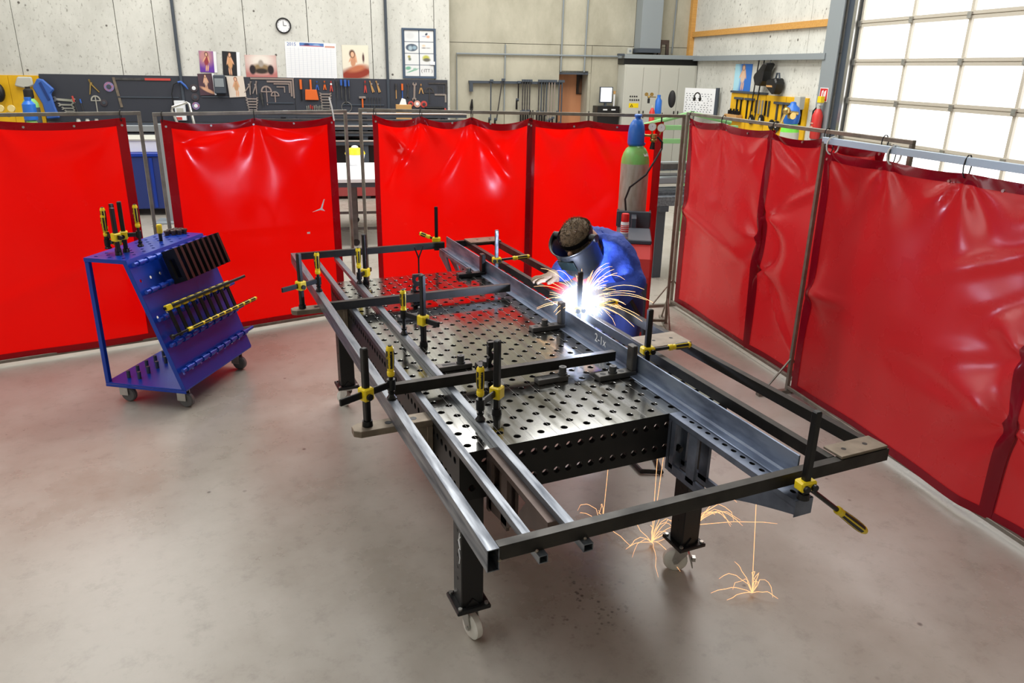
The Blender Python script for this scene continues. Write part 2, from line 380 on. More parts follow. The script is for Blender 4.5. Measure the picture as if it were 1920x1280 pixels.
MB().box(4.44, 4.50, 13.4, 13.85, 0, 2.08).build('reveal', M_CONC, dr)
MB().box(3.82, 4.44, 13.4, 13.85, 2.05, 2.12).build('lintel', M_DGREY, dr)
M_PICDARK = print_mat('dark_small_print', S(52, 38, 32), [(.45, .35, .2, .35, 8, S(120, 84, 60), .4)])
pc = tag(MB().box(-.085, .085, -.02, 0, -.2, .2).build('framed_picture', M_PICDARK), 'small dark framed picture hanging on the brown door', 'picture')
pc.location = RW(4.42, 13.845, 1.86); pc.rotation_euler = (0, 0, -TH)
MB().box(-.1, -.085, -.03, 0, -.21, .21).box(.085, .1, -.03, 0, -.21, .21).box(-.085, .085, -.03, 0, .2, .21).box(-.085, .085, -.03, 0, -.21, -.2).build('frame', M_BLACK, pc)
# side wall with timber rail, steel beam and column
wl = room(MB().box(6.74, 6.95, 8.0, 13.6, 0, HALL_H).build('wall_right', M_JOINT))
for a, b, c, d in [(8.0, 9.0, 2.45, HALL_H), (9.0, 13.4, 2.45, HALL_H), (8.0, 13.4, 0, 2.45)]:
    MB().box(6.676, 6.745, a+.004, b-.004, c+.004, d-.004).build('panel', M_WHITEW, wl)
MB().box(6.62, 6.676, 8.35, 13.38, 2.83, 2.93).build('timber_rail', M_WOOD, wl)
MB().box(6.58, 6.676, 13.28, 13.4, 2.46, HALL_H).build('timber_post', M_WOOD, wl)
MB().box(6.55, 6.676, 8.3, 13.4, 2.36, 2.45).build('steel_beam', M_GREYP, wl)
room(MB().box(6.57, 6.595, 8.02, 8.38, 0, HALL_H).box(6.595, 6.66, 8.19, 8.21, 0, HALL_H).build('trim_1', M_GREYP, bevel=.003))
room(MB().box(6.64, 6.75, 7.84, 8.02, 0, HALL_H).build('trim_2', M_DGREY))
room(MB().box(6.60, 6.70, 7.80, 7.83, 0, 5).box(6.60, 6.62, 7.76, 7.80, 0, 5).build('trim_3', M_GALV))
room(MB().box(6.74, 6.95, -6.2, 3.0, 0, HALL_H).build('wall_gate', M_WHITEW))
room(MB().box(6.74, 6.95, 3.0, 8.0, 4.45, HALL_H).build('trim_4', M_WHITEW))
# sectional gate: rails, mullions and single panes lit by the day outside
M_PANE = emis('daylit_pane', (1.0, 1.0, 1.0, 1), 2.6)
M_ALU = mat('aluminium_rail', S(196, 190, 176), .45, .2)
gate = room(MB().box(6.70, 6.76, 2.98, 7.76, 4.36, 4.45).build('door_2', M_ALU))
ZR = [0.20, 0.74, 1.27, 1.80, 2.32, 2.83, 3.36, 3.88, 4.40]; YM = [7.74, 6.70, 5.72, 4.80, 3.88, 2.98]
for z in ZR[:-1]:
    rl = MB().box(6.675, 6.73, 2.98, 7.76, z-.045, z-.006).box(6.675, 6.73, 2.98, 7.76, z+.006, z+.045).box(6.69, 6.73, 2.98, 7.76, z-.006, z+.006).build('rail', M_ALU, gate)
    for y in YM[:-1]: MB().box(6.655, 6.676, y-.03, y+.03, z-.035, z+.035).build('hinge', M_GALV, rl)
for y in YM: MB().box(6.685, 6.735, y-.022, y+.022, 0, 4.4).build('mullion', M_ALU, gate)
for i in range(len(YM)-1):
    for k in range(len(ZR)-1):
        MB().box(6.72, 6.728, YM[i+1]+.02, YM[i]-.02, ZR[k]+.04, ZR[k+1]-.04).build('pane', M_PANE, gate)
MB().box(6.70, 6.75, 2.98, 7.76, 0.0, .16).build('bottom_rail', M_ALU, gate)
for z in ZR[2:7]: MB().cyl(RW(6.60, 7.78, z), RW(6.66, 7.72, z), .018, n=8)
# conduits on the walls
def conduit(name, label, pts, r, m):
    return tag(MB().tube([RW(*p) for p in pts], r, 8).build(name, m, smooth=True), label, 'conduit')
conduit('cable_conduit', 'dark vertical conduit running down beside the top pin-up prints', [(-3.47, 12.96, 6.9), (-3.47, 12.96, 1.32)], .028, M_DGREY)
conduit('cable_conduit', 'dark vertical conduit running down beside the framed certificates', [(0.29, 12.96, 6.9), (0.29, 12.96, 1.32)], .028, M_DGREY)
conduit('pipe', 'thin grey pipe running across the concrete wall above the door', [(1.68, 13.36, .9), (1.68, 13.36, 2.41), (5.05, 13.36, 2.42)], .018, M_GREYP)
conduit('cable_conduit', 'thin grey conduit dropping to the door corner nearer the clamp rail', [(3.86, 13.37, 6.9), (3.84, 13.37, 2.1)], .016, M_GREYP)
conduit('cable_conduit', 'thin grey conduit dropping onto the middle of the door lintel', [(4.40, 13.37, 6.9), (4.34, 13.37, 2.1)], .016, M_GREYP)
conduit('cable_conduit', 'thin dark conduit on the concrete wall over the clamp rail', [(2.67, 13.37, 2.6), (2.66, 13.37, 1.3)], .014, M_GREYP)
conduit('cable_conduit', 'thin conduit rising in the corner above the grey cabinet', [(6.30, 13.37, 6.9), (6.24, 13.37, 2.5)], .016, M_GREYP)

# ------------------------------------------------------------------ welding screens
def curtain(name, x0, x1, z0, ztop, ties, pinches, m, parent, ph=0.0, y0=0.0, amp=1.0, sag=.05, edge=.0):
    nx = max(24, int((x1-x0)*46)); nz = 64; mb = MB(); vs = []
    for j in range(nz+1):
        t = j/nz
        for i in range(nx+1):
            x = x0 + (x1-x0)*i/nx
            tz = ztop
            for a, b in zip(ties[:-1], ties[1:]):
                if a <= x <= b: tz = ztop - sag*min(1.3, (b-a)/.6)*4*(x-a)*(b-x)/(b-a)**2
            z = tz + (z0-tz)*t
            y = .018*math.sin(2.1*x+1.3*z+ph) + .010*math.sin(4.7*x-2.6*z+ph*2) + .004*math.sin(11*x+3*z+ph*3)*(1-t*.5)
            for k, a in enumerate(ties):
                dx, dz = x-a, ztop-z; r = math.hypot(dx, dz)+.02; an = math.atan2(dx, dz)
                y += .016*math.exp(-r/.42)*math.cos(7*an+k)*min(1, r/.1)
            for pin in pinches:
                if len(pin) == 6:                    # a straight crease from one point to another
                    ax, az, bx, bz, ca, cw = pin; ex, ez = bx-ax, bz-az; le = math.hypot(ex, ez)
                    al_ = ((x-ax)*ex+(z-az)*ez)/le; de = (-(x-ax)*ez+(z-az)*ex)/le; tt = al_/le
                    if -.1 < tt < 1.1: y += ca*math.exp(-(de/cw)**2)*max(0, min(1, (tt+.1)*6))*max(0, min(1, (1.1-tt)*2))
                    continue
                px, pz, pa, k = pin
                dx, dz = x-px, z-pz; r = math.hypot(dx, dz)+.01; an = math.atan2(dz, dx)
                y += pa*math.exp(-r/.5)*math.cos(k*an+px*5+pz*3)*min(1, r/.08)
            ed = min(1.0, min(x-x0, x1-x)/.16); y *= .3 + .7*ed
            vs.append((x + edge*math.sin(t*PI)*(1 if i > nx*.5 else -1)*abs(2*i/nx-1)**3, y0 + y*amp, z))
    fs = [(j*(nx+1)+i, j*(nx+1)+i+1, (j+1)*(nx+1)+i+1, (j+1)*(nx+1)+i) for j in range(nz) for i in range(nx)]
    mb.add(vs, fs)
    o = mb.build(name, m, parent, smooth=True, angle=180)
    # the doubled, darker hem along the top and both side edges follows the sheet
    def strip(ii, jj, nm):
        h = MB(); ids = {}
        hv = []
        for j in jj:
            for i in ii: ids[(i, j)] = len(hv); p = vs[j*(nx+1)+i]; hv.append((p[0], p[1]-.003, p[2]))
        hf = [(ids[(i, j)], ids[(i+1, j)], ids[(i+1, j+1)], ids[(i, j+1)]) for j in list(jj)[:-1] for i in list(ii)[:-1]]
        h.add(hv, hf); return h.build(nm, M_HEM if m is M_RED else M_HEM_SHEEN, o, smooth=True, angle=180)
    wv = max(1, int(round(.055/((x1-x0)/nx))))
    strip(range(0, wv+1), range(0, nz+1), 'side_hem'); strip(range(nx-wv, nx+1), range(0, nz+1), 'side_hem')
    strip(range(wv, nx-wv+1), range(0, 3), 'top_hem'); strip(range(wv, nx-wv+1), range(nz-2, nz+1), 'bottom_hem')
    return o

def screen(name, label, P0, P1, H, sheets, m, rail_m=None, rail_h=.025, one_sided=False):
    P0 = Vector(P0); P1 = Vector(P1); L = (P1-P0).length; ang = math.atan2(P1.y-P0.y, P1.x-P0.x)
    r = thing(name, label, 'welding screen', (P0.x, P0.y, 0), ang, 'red welding screens around the booth')
    w = .0125; rm = rail_m or M_SCREENF
    MB().box(-w, w, -w, w, .02, H-2*w).build('post', M_SCREENF, r, bevel=.002); MB().box(L-w, L+w, -w, w, .02, H-2*w).build('post', M_SCREENF, r, bevel=.002)
    MB().box(-w, L+w, -w, w, H-rail_h, H).build('top_rail', rm, r, bevel=.002)
    MB().box(w, L-w, -w, w, .035, .06).build('bottom_rail', M_SCREENF, r, bevel=.002)
    for x in (0, L):
        near = -.24 if x == 0 or not one_sided else -.02
        MB().box(x-.02, x+.02, near, .24, 0, .025).build('foot', M_SCREENF, r, bevel=.002)
        if near < -.1: MB().cyl((x, -.20, .02), (x, -.005, .26), .008, n=6).build('brace', M_SCREENF, r)
        MB().cyl((x, .20, .02), (x, .005, .26), .008, n=6).build('brace', M_SCREENF, r)
    for (x0, x1, z0, zt, ties, pinches, ph, y0, amp, sag) in sheets:
        cu = curtain('curtain', x0, x1, z0, zt, ties, pinches, m, r, ph, y0, amp, sag)
        for a in ties:
            pts = [(a + .012*math.cos(t)*.5, y0 + .018*math.cos(t), (H+zt)/2-.006 + ((H-zt)/2+.018)*math.sin(t)) for t in [2*PI*k/10 for k in range(11)]]
            MB().tube(pts, .0035, 5).build('tie', M_BLACKP, r, smooth=True)
        n = max(3, int((x1-x0)/.3))
        for k in range(n+1):
            a = x0+.03+(x1-x0-.06)*k/n
            MB().cyl((a, y0-.02, zt-.05), (a, y0-.012, zt-.05), .008, n=10).build('eyelet', M_GALV, cu)
    return r
def even(a, b, n): return [a+(b-a)*i/n for i in range(n+1)]
screen('welding_screen', 'red welding screen at the edge of the picture behind the blue tool trolley', (-3.66, 3.74), (-1.02, 4.09), 1.81,
       [(.06, 2.57, .05, 1.765, even(.09, 2.54, 3), [(1.5, .45, 2.3, .75, .012, .05), (2.0, 1.55, 2.55, 1.68, .012, .04)], .3, 0, .7, .02)], M_RED)
screen('welding_screen', 'narrow red welding screen with torn spots between the trolley and the frame corner', (-.915, 4.01), (.537, 4.264), 1.805,
       [(.035, 1.375, .05, 1.755, [.05, .72, 1.36], [(.75, 1.68, 1.34, 1.60, -.018, .03), (.05, 1.58, .7, 1.68, -.018, .03)], 1.7, 0, .8, .035)], M_RED)
screen('welding_screen', 'wide glossy red welding screen hanging behind the welder and gas cylinder', (.622, 4.082), (3.04, 2.973), 1.825,
       [(.10, 1.42, .05, 1.775, [.12, .50, .92, 1.40], [(.50, 1.72, .20, 1.20, -.022, .035), (.92, 1.72, .62, 1.25, -.02, .05), (.95, 1.70, 1.25, 1.25, -.018, .04), (.14, 1.7, .45, 1.45, .02, .04)], 2.9, 0, 1.25, .07),
        (1.38, 2.50, .05, 1.765, [1.42, 1.88, 2.48], [(1.9, 1.7, 2.1, 1.3, -.012, .04), (2.45, .9, 2.1, 1.0, .014, .04)], 4.4, .012, .9, .03)], M_RED)
screen('welding_screen', 'red welding screen with a pale diagonal crease between the cylinder and nearest screen', (3.437, 3.454), (3.027, .803), 1.815,
       [(.05, 1.36, .05, 1.765, [.07, .62, 1.34], [(.02, .95, .03, 3), (1.34, .95, .03, 4), (.05, .96, 1.3, .72, -.02, .04)], .9, 0, 1.2, .02),
        (1.32, 2.50, .05, 1.765, [1.36, 1.95, 2.48], [(1.40, 1.15, .045, 3), (1.40, .72, .05, 3), (1.38, 1.16, 2.15, 1.52, -.022, .03), (1.38, .70, 2.0, .18, -.03, .022), (1.40, 1.72, 1.75, 1.45, .02, .04)], 5.1, -.012, 1.3, .04)], M_RED_SHEEN, one_sided=True)
r2 = screen('welding_screen', 'nearest red welding screen standing along the picture edge beside the frame', (3.0, 1.42), (2.60, -1.21), 1.78,
       [(.04, 1.72, .05, 1.70, [.06, .60, 1.12, 1.70], [(.02, .75, .03, 3), (1.70, .55, .035, 4), (1.70, .92, .035, 4), (1.70, 1.45, 1.05, 1.15, -.02, .04), (1.68, 1.25, 1.3, .95, .015, .04), (.05, .77, .5, .82, -.015, .03), (1.70, .93, 1.1, .75, -.016, .05), (1.70, .55, .9, .62, .014, .05)], 2.2, 0, 1.3, .012),
        (1.66, 2.60, .05, 1.69, [1.70, 2.1, 2.56], [(1.70, .55, .035, 4), (1.70, 1.3, .03, 3)], 3.6, -.012, 1.2, .02)], M_RED_SHEEN, rail_m=mat('lit_rail_blue', S(176, 196, 214), .4), rail_h=.04)  # light falling on the top rail is painted in as pale blue
# white cord ties and tears of single screens
M_CORD = mat('white_cord', S(235, 235, 232), .6)
for a in (.09, .62):
    MB().tube([(a+.02*math.cos(t), .03*math.cos(t)-.005, 1.735+.055*math.sin(t)) for t in [2*PI*k/12 for k in range(13)]], .005, 6).build('cord_tie', M_CORD, r2, smooth=True)
sc2 = [o for o in bpy.data.objects if o.name.startswith('welding_screen') and 'torn' in o.get('label', '')][0]
MB().prism([(0, 0), (.07, .025), (.075, .03), (.105, .10), (.112, .10), (.088, .025), (.11, .0), (.07, .012)], -.02, -.016, 'xz', Matrix.Translation((1.12, -.022, .98))).build('tear', M_EDGE, sc2)
MB().tube([(1.335, -.02, 1.905), (1.35, -.025, 1.83), (1.362, -.03, 1.72)], .006, 6).build('cord_tie', M_CORD, sc2, smooth=True)
MB().box(1.06, 1.085, -.045, -.042, .80, .815).build('sticker', M_EDGE, sc2)

# ------------------------------------------------------------------ welding table
def hole_plate(mb, W, H, cell, has, fn, r=.014, depth=.025, ch=.0009, n=16, bores=None):
    nx = int(round(W/cell)); ny = int(round(H/cell))
    for i in range(nx+1):
        for j in range(ny+1):
            x0, x1 = max(0, (i-.5)*cell), min(W, (i+.5)*cell); y0, y1 = max(0, (j-.5)*cell), min(H, (j+.5)*cell)
            if not has(i, j) or x1-x0 < cell*.9 or y1-y0 < cell*.9:
                mb.add([fn(x0, y0, 0), fn(x1, y0, 0), fn(x1, y1, 0), fn(x0, y1, 0)], [(0, 1, 2, 3)]); continue
            cx, cy = i*cell, j*cell; vs = []
            for k in range(n):
                t = 2*PI*k/n; c, s = math.cos(t), math.sin(t); q = max(abs(c), abs(s))
                vs.append(fn(cx+cell/2*c/q, cy+cell/2*s/q, 0))
            for rad, d in ((r+ch, 0), (r, ch), (r, depth)):
                for k in range(n):
                    t = 2*PI*k/n; vs.append(fn(cx+rad*math.cos(t), cy+rad*math.sin(t), d))
            ring = lambda l: [(l*n+k, l*n+(k+1) % n, (l+1)*n+(k+1) % n, (l+1)*n+k) for k in range(n)]
            if bores is None: mb.add(vs, ring(0)+ring(1)+ring(2))
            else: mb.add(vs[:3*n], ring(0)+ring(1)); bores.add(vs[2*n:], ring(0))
TO = (.6, 1.2, 0)
tb = thing('welding_table', 'black perforated welding table on wheeled legs standing under the steel frame', 'table', TO)
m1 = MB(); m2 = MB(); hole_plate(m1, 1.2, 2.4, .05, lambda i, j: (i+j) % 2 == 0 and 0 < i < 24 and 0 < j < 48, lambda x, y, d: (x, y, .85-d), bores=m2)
tt = m1.build('table_top', M_TABLE, tb, origin=TO); m2.build('bores', M_BORE_SHADE, tt, origin=TO)
E12 = lambda i, j: j in (1, 3) and 0 < i
m1 = MB(); hole_plate(m1, 1.2, .2, .05, lambda i, j: j in (1, 3) and 0 < i < 24, lambda x, y, d: (x, d, .85-y)); m1.build('end_panel', M_TSIDE, tb, origin=TO)
m1 = MB(); hole_plate(m1, 1.2, .2, .05, lambda i, j: j in (1, 3) and 0 < i < 24, lambda x, y, d: (x, 2.4-d, .85-y)); m1.build('end_panel', M_TSIDE, tb, origin=TO)
m1 = MB(); hole_plate(m1, 2.4, .2, .05, lambda i, j: j in (1, 3) and 0 < i < 48, lambda x, y, d: (d, x, .85-y)); m1.build('side_panel', M_TSIDE, tb, origin=TO)
m1 = MB(); hole_plate(m1, 2.4, .2, .05, lambda i, j: j in (1, 3) and 0 < i < 48, lambda x, y, d: (1.2-d, x, .85-y)); m1.build('side_panel', M_TSIDE, tb, origin=TO)
M_SCRIBE = mat('scribed_line', S(120, 120, 118), .4, .6)
for k in range(1, 12): MB().box(k*.1-.0006, k*.1+.0006, .002, 2.398, .85, .8503).build('scribed_line', M_SCRIBE, tb, origin=TO)
for y in (.8, 1.6): MB().box(.03, 1.17, y-.006, y+.006, .66, .82).build('rib', M_TSIDE, tb, origin=TO)
def caster(parent, x, y, a, brake=False):
    c = MB().lathe([(.045, .148), (.05, .14), (.045, .13), (.02, .125)], 18, Matrix.Translation((x, y, 0))).build('swivel', M_GALV, parent, smooth=True, origin=TO)
    M = Matrix.Translation((x, y, 0)) @ Matrix.Rotation(a, 4, 'Z')
    for s in (-1, 1):
        MB().prism([(-.02, .125), (.03, .125), (.045, .06), (.035, .04), (.02, .045), (-.02, .10)], s*.024-.002, s*.024+.002, 'xz', M).build('fork', M_GALV, c, origin=TO)
    MB().lathe([(.01, -.019), (.045, -.019), (.055, -.012), (.055, .012), (.045, .019), (.01, .019)], 24, M @ Matrix.Translation((.03, 0, .055)), 'y').build('wheel', M_WHITEPL, c, smooth=True, origin=TO)
    MB().cyl(M @ Vector((.03, -.03, .055)), M @ Vector((.03, .03, .055)), .009, n=10).build('axle', M_GALV, c, origin=TO)
    if brake:
        MB().prism([(-.03, .10), (-.045, .06), (-.05, .03), (-.045, .03), (-.022, .105)], -.026, .026, 'xz', M).box(-.06, -.045, -.012, .012, .055, .075, M).build('brake_pedal', M_GALV, c, origin=TO)
for (x, y, a, br) in [(.055, .055, -1.35, False), (1.095, .055, 2.6, True), (.055, 2.345, 2.2, False), (1.095, 2.345, .4, False)]:
    g = MB().box(x-.046, x+.046, y-.046, y+.046, .165, .66).build('leg', M_LEG, tb, origin=TO, bevel=.004)
    for k in range(7):
        for s in (-1, 1):
            MB().cyl((x+.0462*s, y, .22+.055*k), (x+.047*s, y, .22+.055*k), .007, n=10).build('hole_plug', M_BLACKP, g, origin=TO)
    f = MB().box(x-.07, x+.07, y-.07, y+.07, .148, .166).build('foot_plate', M_LEG, tb, origin=TO, bevel=.004)
    for sx in (-1, 1):
        for sy in (-1, 1): MB().cyl((x+sx*.055, y+sy*.055, .166), (x+sx*.055, y+sy*.055, .174), .009, n=6).build('bolt', M_GALV, f, origin=TO)
    MB().prism([(-.03, .166), (.03, .166), (0, .20)], y-.052, y-.046, 'xz', Matrix.Translation((x, 0, 0))).build('gusset', M_LEG, f, origin=TO)
    if (x, y) == (.055, .055):
        MB().tube([(.0085, -.03+.055, .50), (.0083, .03, .47), (.0083, .02, .44), (.0083, .035, .42), (.0083, .022, .39), (.0083, .03, .36)], .0022, 5).tube([(.0083, .015, .49), (.0083, .04, .46), (.0083, .018, .43)], .002, 5).build('chalk_scribble', mat('chalk', S(236, 238, 242), .9), g, origin=TO)
    caster(tb, x, y, a, br)

# ------------------------------------------------------------------ clamping squares screwed to the table
def square_long(name, label, x0, x1, ys, s, length, m, holes=True):
    """bracket: top bar with holes, triangular web with cut-outs; s = -1 to the front, +1 to the rear"""
    O = ((x0+x1)/2, ys, 0); r = thing(name, label, 'clamping square', O, 0, 'clamping squares bolted to the table')
    W = x1-x0; n = int(length/.05)
    m1 = MB(); m2 = MB(); gw = .10 if W > .06 else .05; hole_plate(m1, gw, n*.05, .05, lambda i, j: holes and 0 < j < n and (i == 1), lambda x, y, d: (x0+x*W/gw, ys+s*y, .85-d), r=.012, bores=m2)
    tbar = m1.build('top_bar', m, r, origin=O)
    if m2.v: m2.build('bores', M_BORE_SHADE, tbar, origin=O)
    MB().box(x0, x1, min(ys, ys+s*n*.05), max(ys, ys+s*n*.05), .826, .827).box(x0, x0+.002, min(ys, ys+s*n*.05), max(ys, ys+s*n*.05), .826, .8495).box(x1-.002, x1, min(ys, ys+s*n*.05), max(ys, ys+s*n*.05), .826, .8495).box(x0, x1, ys+s*n*.05-.002, ys+s*n*.05, .79, .8495).build('bar_edge', m, r, origin=O)
    MB().box(x0, x1, min(ys+s*.001, ys+s*.026), max(ys+s*.001, ys+s*.026), .60, .826).build('mounting_plate', m, r, origin=O, bevel=.002)
    ln = n*.05
    for xw in ((x0, x0+.012), (x1-.012, x1)):
        def Y(d): return ys+s*d
        # web as a closed outline of four members so that its windows stay open
        a = MB()
        a.prism([(Y(.026), .64), (Y(.026), .60), (Y(.30), .60), (Y(.34), .625), (Y(.30), .64)], *xw, 'yz') if ln > .6 else a.prism([(Y(.026), .66), (Y(.026), .615), (Y(.20), .64), (Y(.23), .67)], *xw, 'yz')
        top = .826; pts = []
        curve = [(Y(.30+(ln-.30)*t), .62+(.80-.62)*t**.75) for t in [k/8 for k in range(9)]] if ln > .6 else [(Y(.20+(ln-.20)*t), .645+(.80-.645)*t**.7) for t in [k/8 for k in range(9)]]
        k0 = .20 if ln > .6 else .16
        inner = [(Y(ln-.14), top), (Y(k0), top), (Y(k0), top-.03)] if False else []
        a.prism(curve + [(Y(ln), top), (Y(ln-.16), top), (Y(.36 if ln > .6 else .25), .70)], *xw, 'yz')
        a.prism([(Y(.14), top), (Y(.19), top), (Y(.19), .62), (Y(.14), .62)], *xw, 'yz')
        a.prism([(Y(.02), top), (Y(.05), top), (Y(.05), .62), (Y(.02), .62)], *xw, 'yz')
        a.build('web', m, r, origin=O)
    MB().cyl((O[0], ys+s*.026, .70), (O[0], ys+s*.045, .70), .016, n=6).cyl((O[0], ys+s*.045, .70), (O[0], ys+s*.05, .70), .010, n=10).build('bolt', M_BLACK, r, origin=O)
    return r
square_long('clamping_square', 'bluish steel clamping square reaching forward under the channel to the long-handled clamp', .905, .98, 0, -1, .74, M_BRACK)
square_long('clamping_square', 'brown steel clamping square between the two thin tubes at the table front', .105, .15, 0, -1, .50, M_BROWNB, False)
square_long('clamping_square', 'dark clamping square reaching back from the table behind the upright stop', .945, 1.02, 2.4, 1, .65, M_BRACK)
def square_side(label, y0, y1, m):
    O = (-.15, (y0+y1)/2, 0); r = thing('clamping_square', label, 'clamping square', O, 0, 'clamping squares bolted to the table')
    MB().prism([(0, y0), (0, y1), (-.285, y1), (-.31, y1-.02), (-.31, y0+.02), (-.285, y0)], .823, .85, 'xy').build('top_bar', m, r, origin=O, bevel=.002)
    MB().box(-.025, -.001, y0, y1, .62, .823).build('mounting_plate', m, r, origin=O, bevel=.002)
    MB().prism([(-.025, .70), (-.025, .823), (-.14, .823), (-.06, .74)], y0+.005, y0+.017, 'xz').build('web', m, r, origin=O)
    for x in (-.07, -.17): MB().cyl((x, (y0+y1)/2, .8495), (x, (y0+y1)/2, .8508), .014, n=16).build('bore', M_BLACK, r, origin=O)
    return r
square_side('flat grey clamping square sticking out from the table side below the front yellow clamp', .30, .38, M_PLATE)
square_side('flat grey clamping square sticking out from the table side under the frame corner clamp', 1.885, 1.965, M_PLATE)

# ------------------------------------------------------------------ the workpiece: a welded steel frame
FO = (.6, 1.15, .85)
fr = thing('steel_tube_assembly', 'long welded rectangular steel tube frame clamped on the perforated table', 'steel frame', FO)
def htube(name, x0, x1, y0, y1, z0, z1, axis, m, t=.003):
    """hollow rectangular tube with open ends"""
    mb = MB()
    if axis == 'y':
        A = lambda a, b, c: (a, c, b); u0, u1, c0, c1 = x0, x1, y0, y1
    else:
        A = lambda a, b, c: (c, a, b); u0, u1, c0, c1 = y0, y1, x0, x1
    o = [(u0, z0), (u1, z0), (u1, z1), (u0, z1)]; i = [(u0+t, z0+t), (u1-t, z0+t), (u1-t, z1-t), (u0+t, z1-t)]
    vs = [A(a, b, c) for c in (c0, c1) for a, b in o] + [A(a, b, c) for c in (c0, c1) for a, b in i]
    fs = []
    for k in range(4):
        l = (k+1) % 4
        fs += [(k, l, 4+l, 4+k), (8+k, 12+k, 12+l, 8+l), (k, 8+k, 8+l, l), (4+k, 4+l, 12+l, 12+k)]
    return mb.add(vs, fs).build(name, m, fr, origin=FO, bevel=.0008)
htube('long_tube', -.157, -.120, -.655, 2.985, .8502, .922, 'y', M_TUBE)
htube('thin_tube', -.008, .020, -.675, 2.96, .8502, .876, 'y', M_TUBE)
htube('thin_tube', .134, .166, -.675, 2.96, .8502, .876, 'y', M_TUBE)
htube('inner_tube', 1.118, 1.148, -.615, 2.95, .877, .922, 'y', M_DARKBAR)
htube('outer_tube', 1.338, 1.368, -.615, 2.95, .877, .922, 'y', M_DARKBAR)
htube('cross_tube', -.120, 1.370, -.650, -.618, .8765, .9225, 'x', M_DARKBAR)
htube('cross_tube', -.120, .956, 2.952, 2.984, .8765, .9225, 'x', M_DARKBAR); htube('cross_tube', 1.008, 1.385, 2.952, 2.984, .8765, .9225, 'x', M_DARKBAR)
htube('cross_tube', -.120, .965, .520, .552, .8765, .9225, 'x', M_DARKBAR)
htube('cross_tube', -.120, .960, 1.735, 1.767, .8765, .9225, 'x', M_DARKBAR)
for (y0, y1) in ((-.645, -.560), (.483, .640), (2.83, 2.975)):
    pl = MB().box(1.150 if y0 < 0 else 1.12, 1.365, y0, y1, .9228, .933).build('hinge_plate', M_PLATE, fr, origin=FO, bevel=.0015)
    for x in (1.20, 1.30): MB().cyl((x, (y0+y1)/2, .9331), (x, (y0+y1)/2, .9335), .009, n=14).build('drill_hole', M_BLACK, pl, origin=FO)
M_WELD = mat('weld_bead', S(150, 140, 128), .4, .8)
for (x, y) in ((-.119, -.651), (-.119, -.617), (1.118, -.612), (1.338, -.612), (-.005, -.652), (.150, -.652)):
    MB().sphere((x, y, .879), .006, 8, 6).build('weld_bead', M_WELD, fr, smooth=True, origin=FO)
# steel channel standing on edge, chalk marked
CO = (1.0, 1.2, .85)
ch = thing('steel_channel', 'bluish upright steel channel with chalk figures running the length of the frame', 'steel channel', CO)
MB().prism([(.958, .8505), (1.006, .8505), (1.006, .946), (.999, .946), (.999, .866), (.994, .858), (.958, .8565)], -.60, 3.04, 'xz').build('profile', M_CHANNEL, ch, origin=CO, bevel=.0012)
M_CHALK = mat('chalk', S(236, 238, 242), .9)
M4 = Matrix.Translation((-.0025, .72-1.2, .055)) @ Matrix.Rotation(-PI/2, 4, 'Z') @ Matrix.Rotation(PI/2, 4, 'X')
put_mesh('lettering', text_mesh('2-1x', .06, .0004), M_CHALK, ch, M4)

# ------------------------------------------------------------------ stops
def lstop(label, y, x0=.80, x1=.992, top=.995, m=M_BLACK, wx=.028):
    O = (x0, y, .85); r = thing('stop_bracket', label, 'stop bracket', O, 0, 'upright stops screwed to the table')
    MB().box(x0, x1, y-.026, y+.026, .8505, .876).build('foot', m, r, origin=O, bevel=.003)
    MB().box(x1-wx, x1, y-.024, y+.024, .876, top).build('upright', m, r, origin=O, bevel=.004)
    for xx in (x0+.03, x0+.125): MB().cyl((xx, y, .8761), (xx, y, .8766), .014, n=16).build('bore', M_RUB, r, origin=O)
    b = MB().cyl((x0+.08, y, .876), (x0+.08, y, .884), .021, n=18).cyl((x0+.08, y, .884), (x0+.08, y, .908), .0165, n=18).build('bolt', M_STEEL, r, smooth=True, origin=O)
    MB().cyl((x0+.08, y, .908), (x0+.08, y, .9085), .008, n=6).build('hex_socket', M_RUB, b, origin=O)
    return r
M_STOP = mat('grey_stop_steel', S(92, 90, 88), .38, .7, .3, 20)
lstop('upright stop bracket on the table opposite the right-hand horizontal clamp', .405, m=M_STOP)
lstop('upright stop bracket against the channel just below the welding arc', 1.10, m=M_STOP)
lstop('black upright stop bracket against the channel at the far end of the table', 2.24, m=M_BLACK)
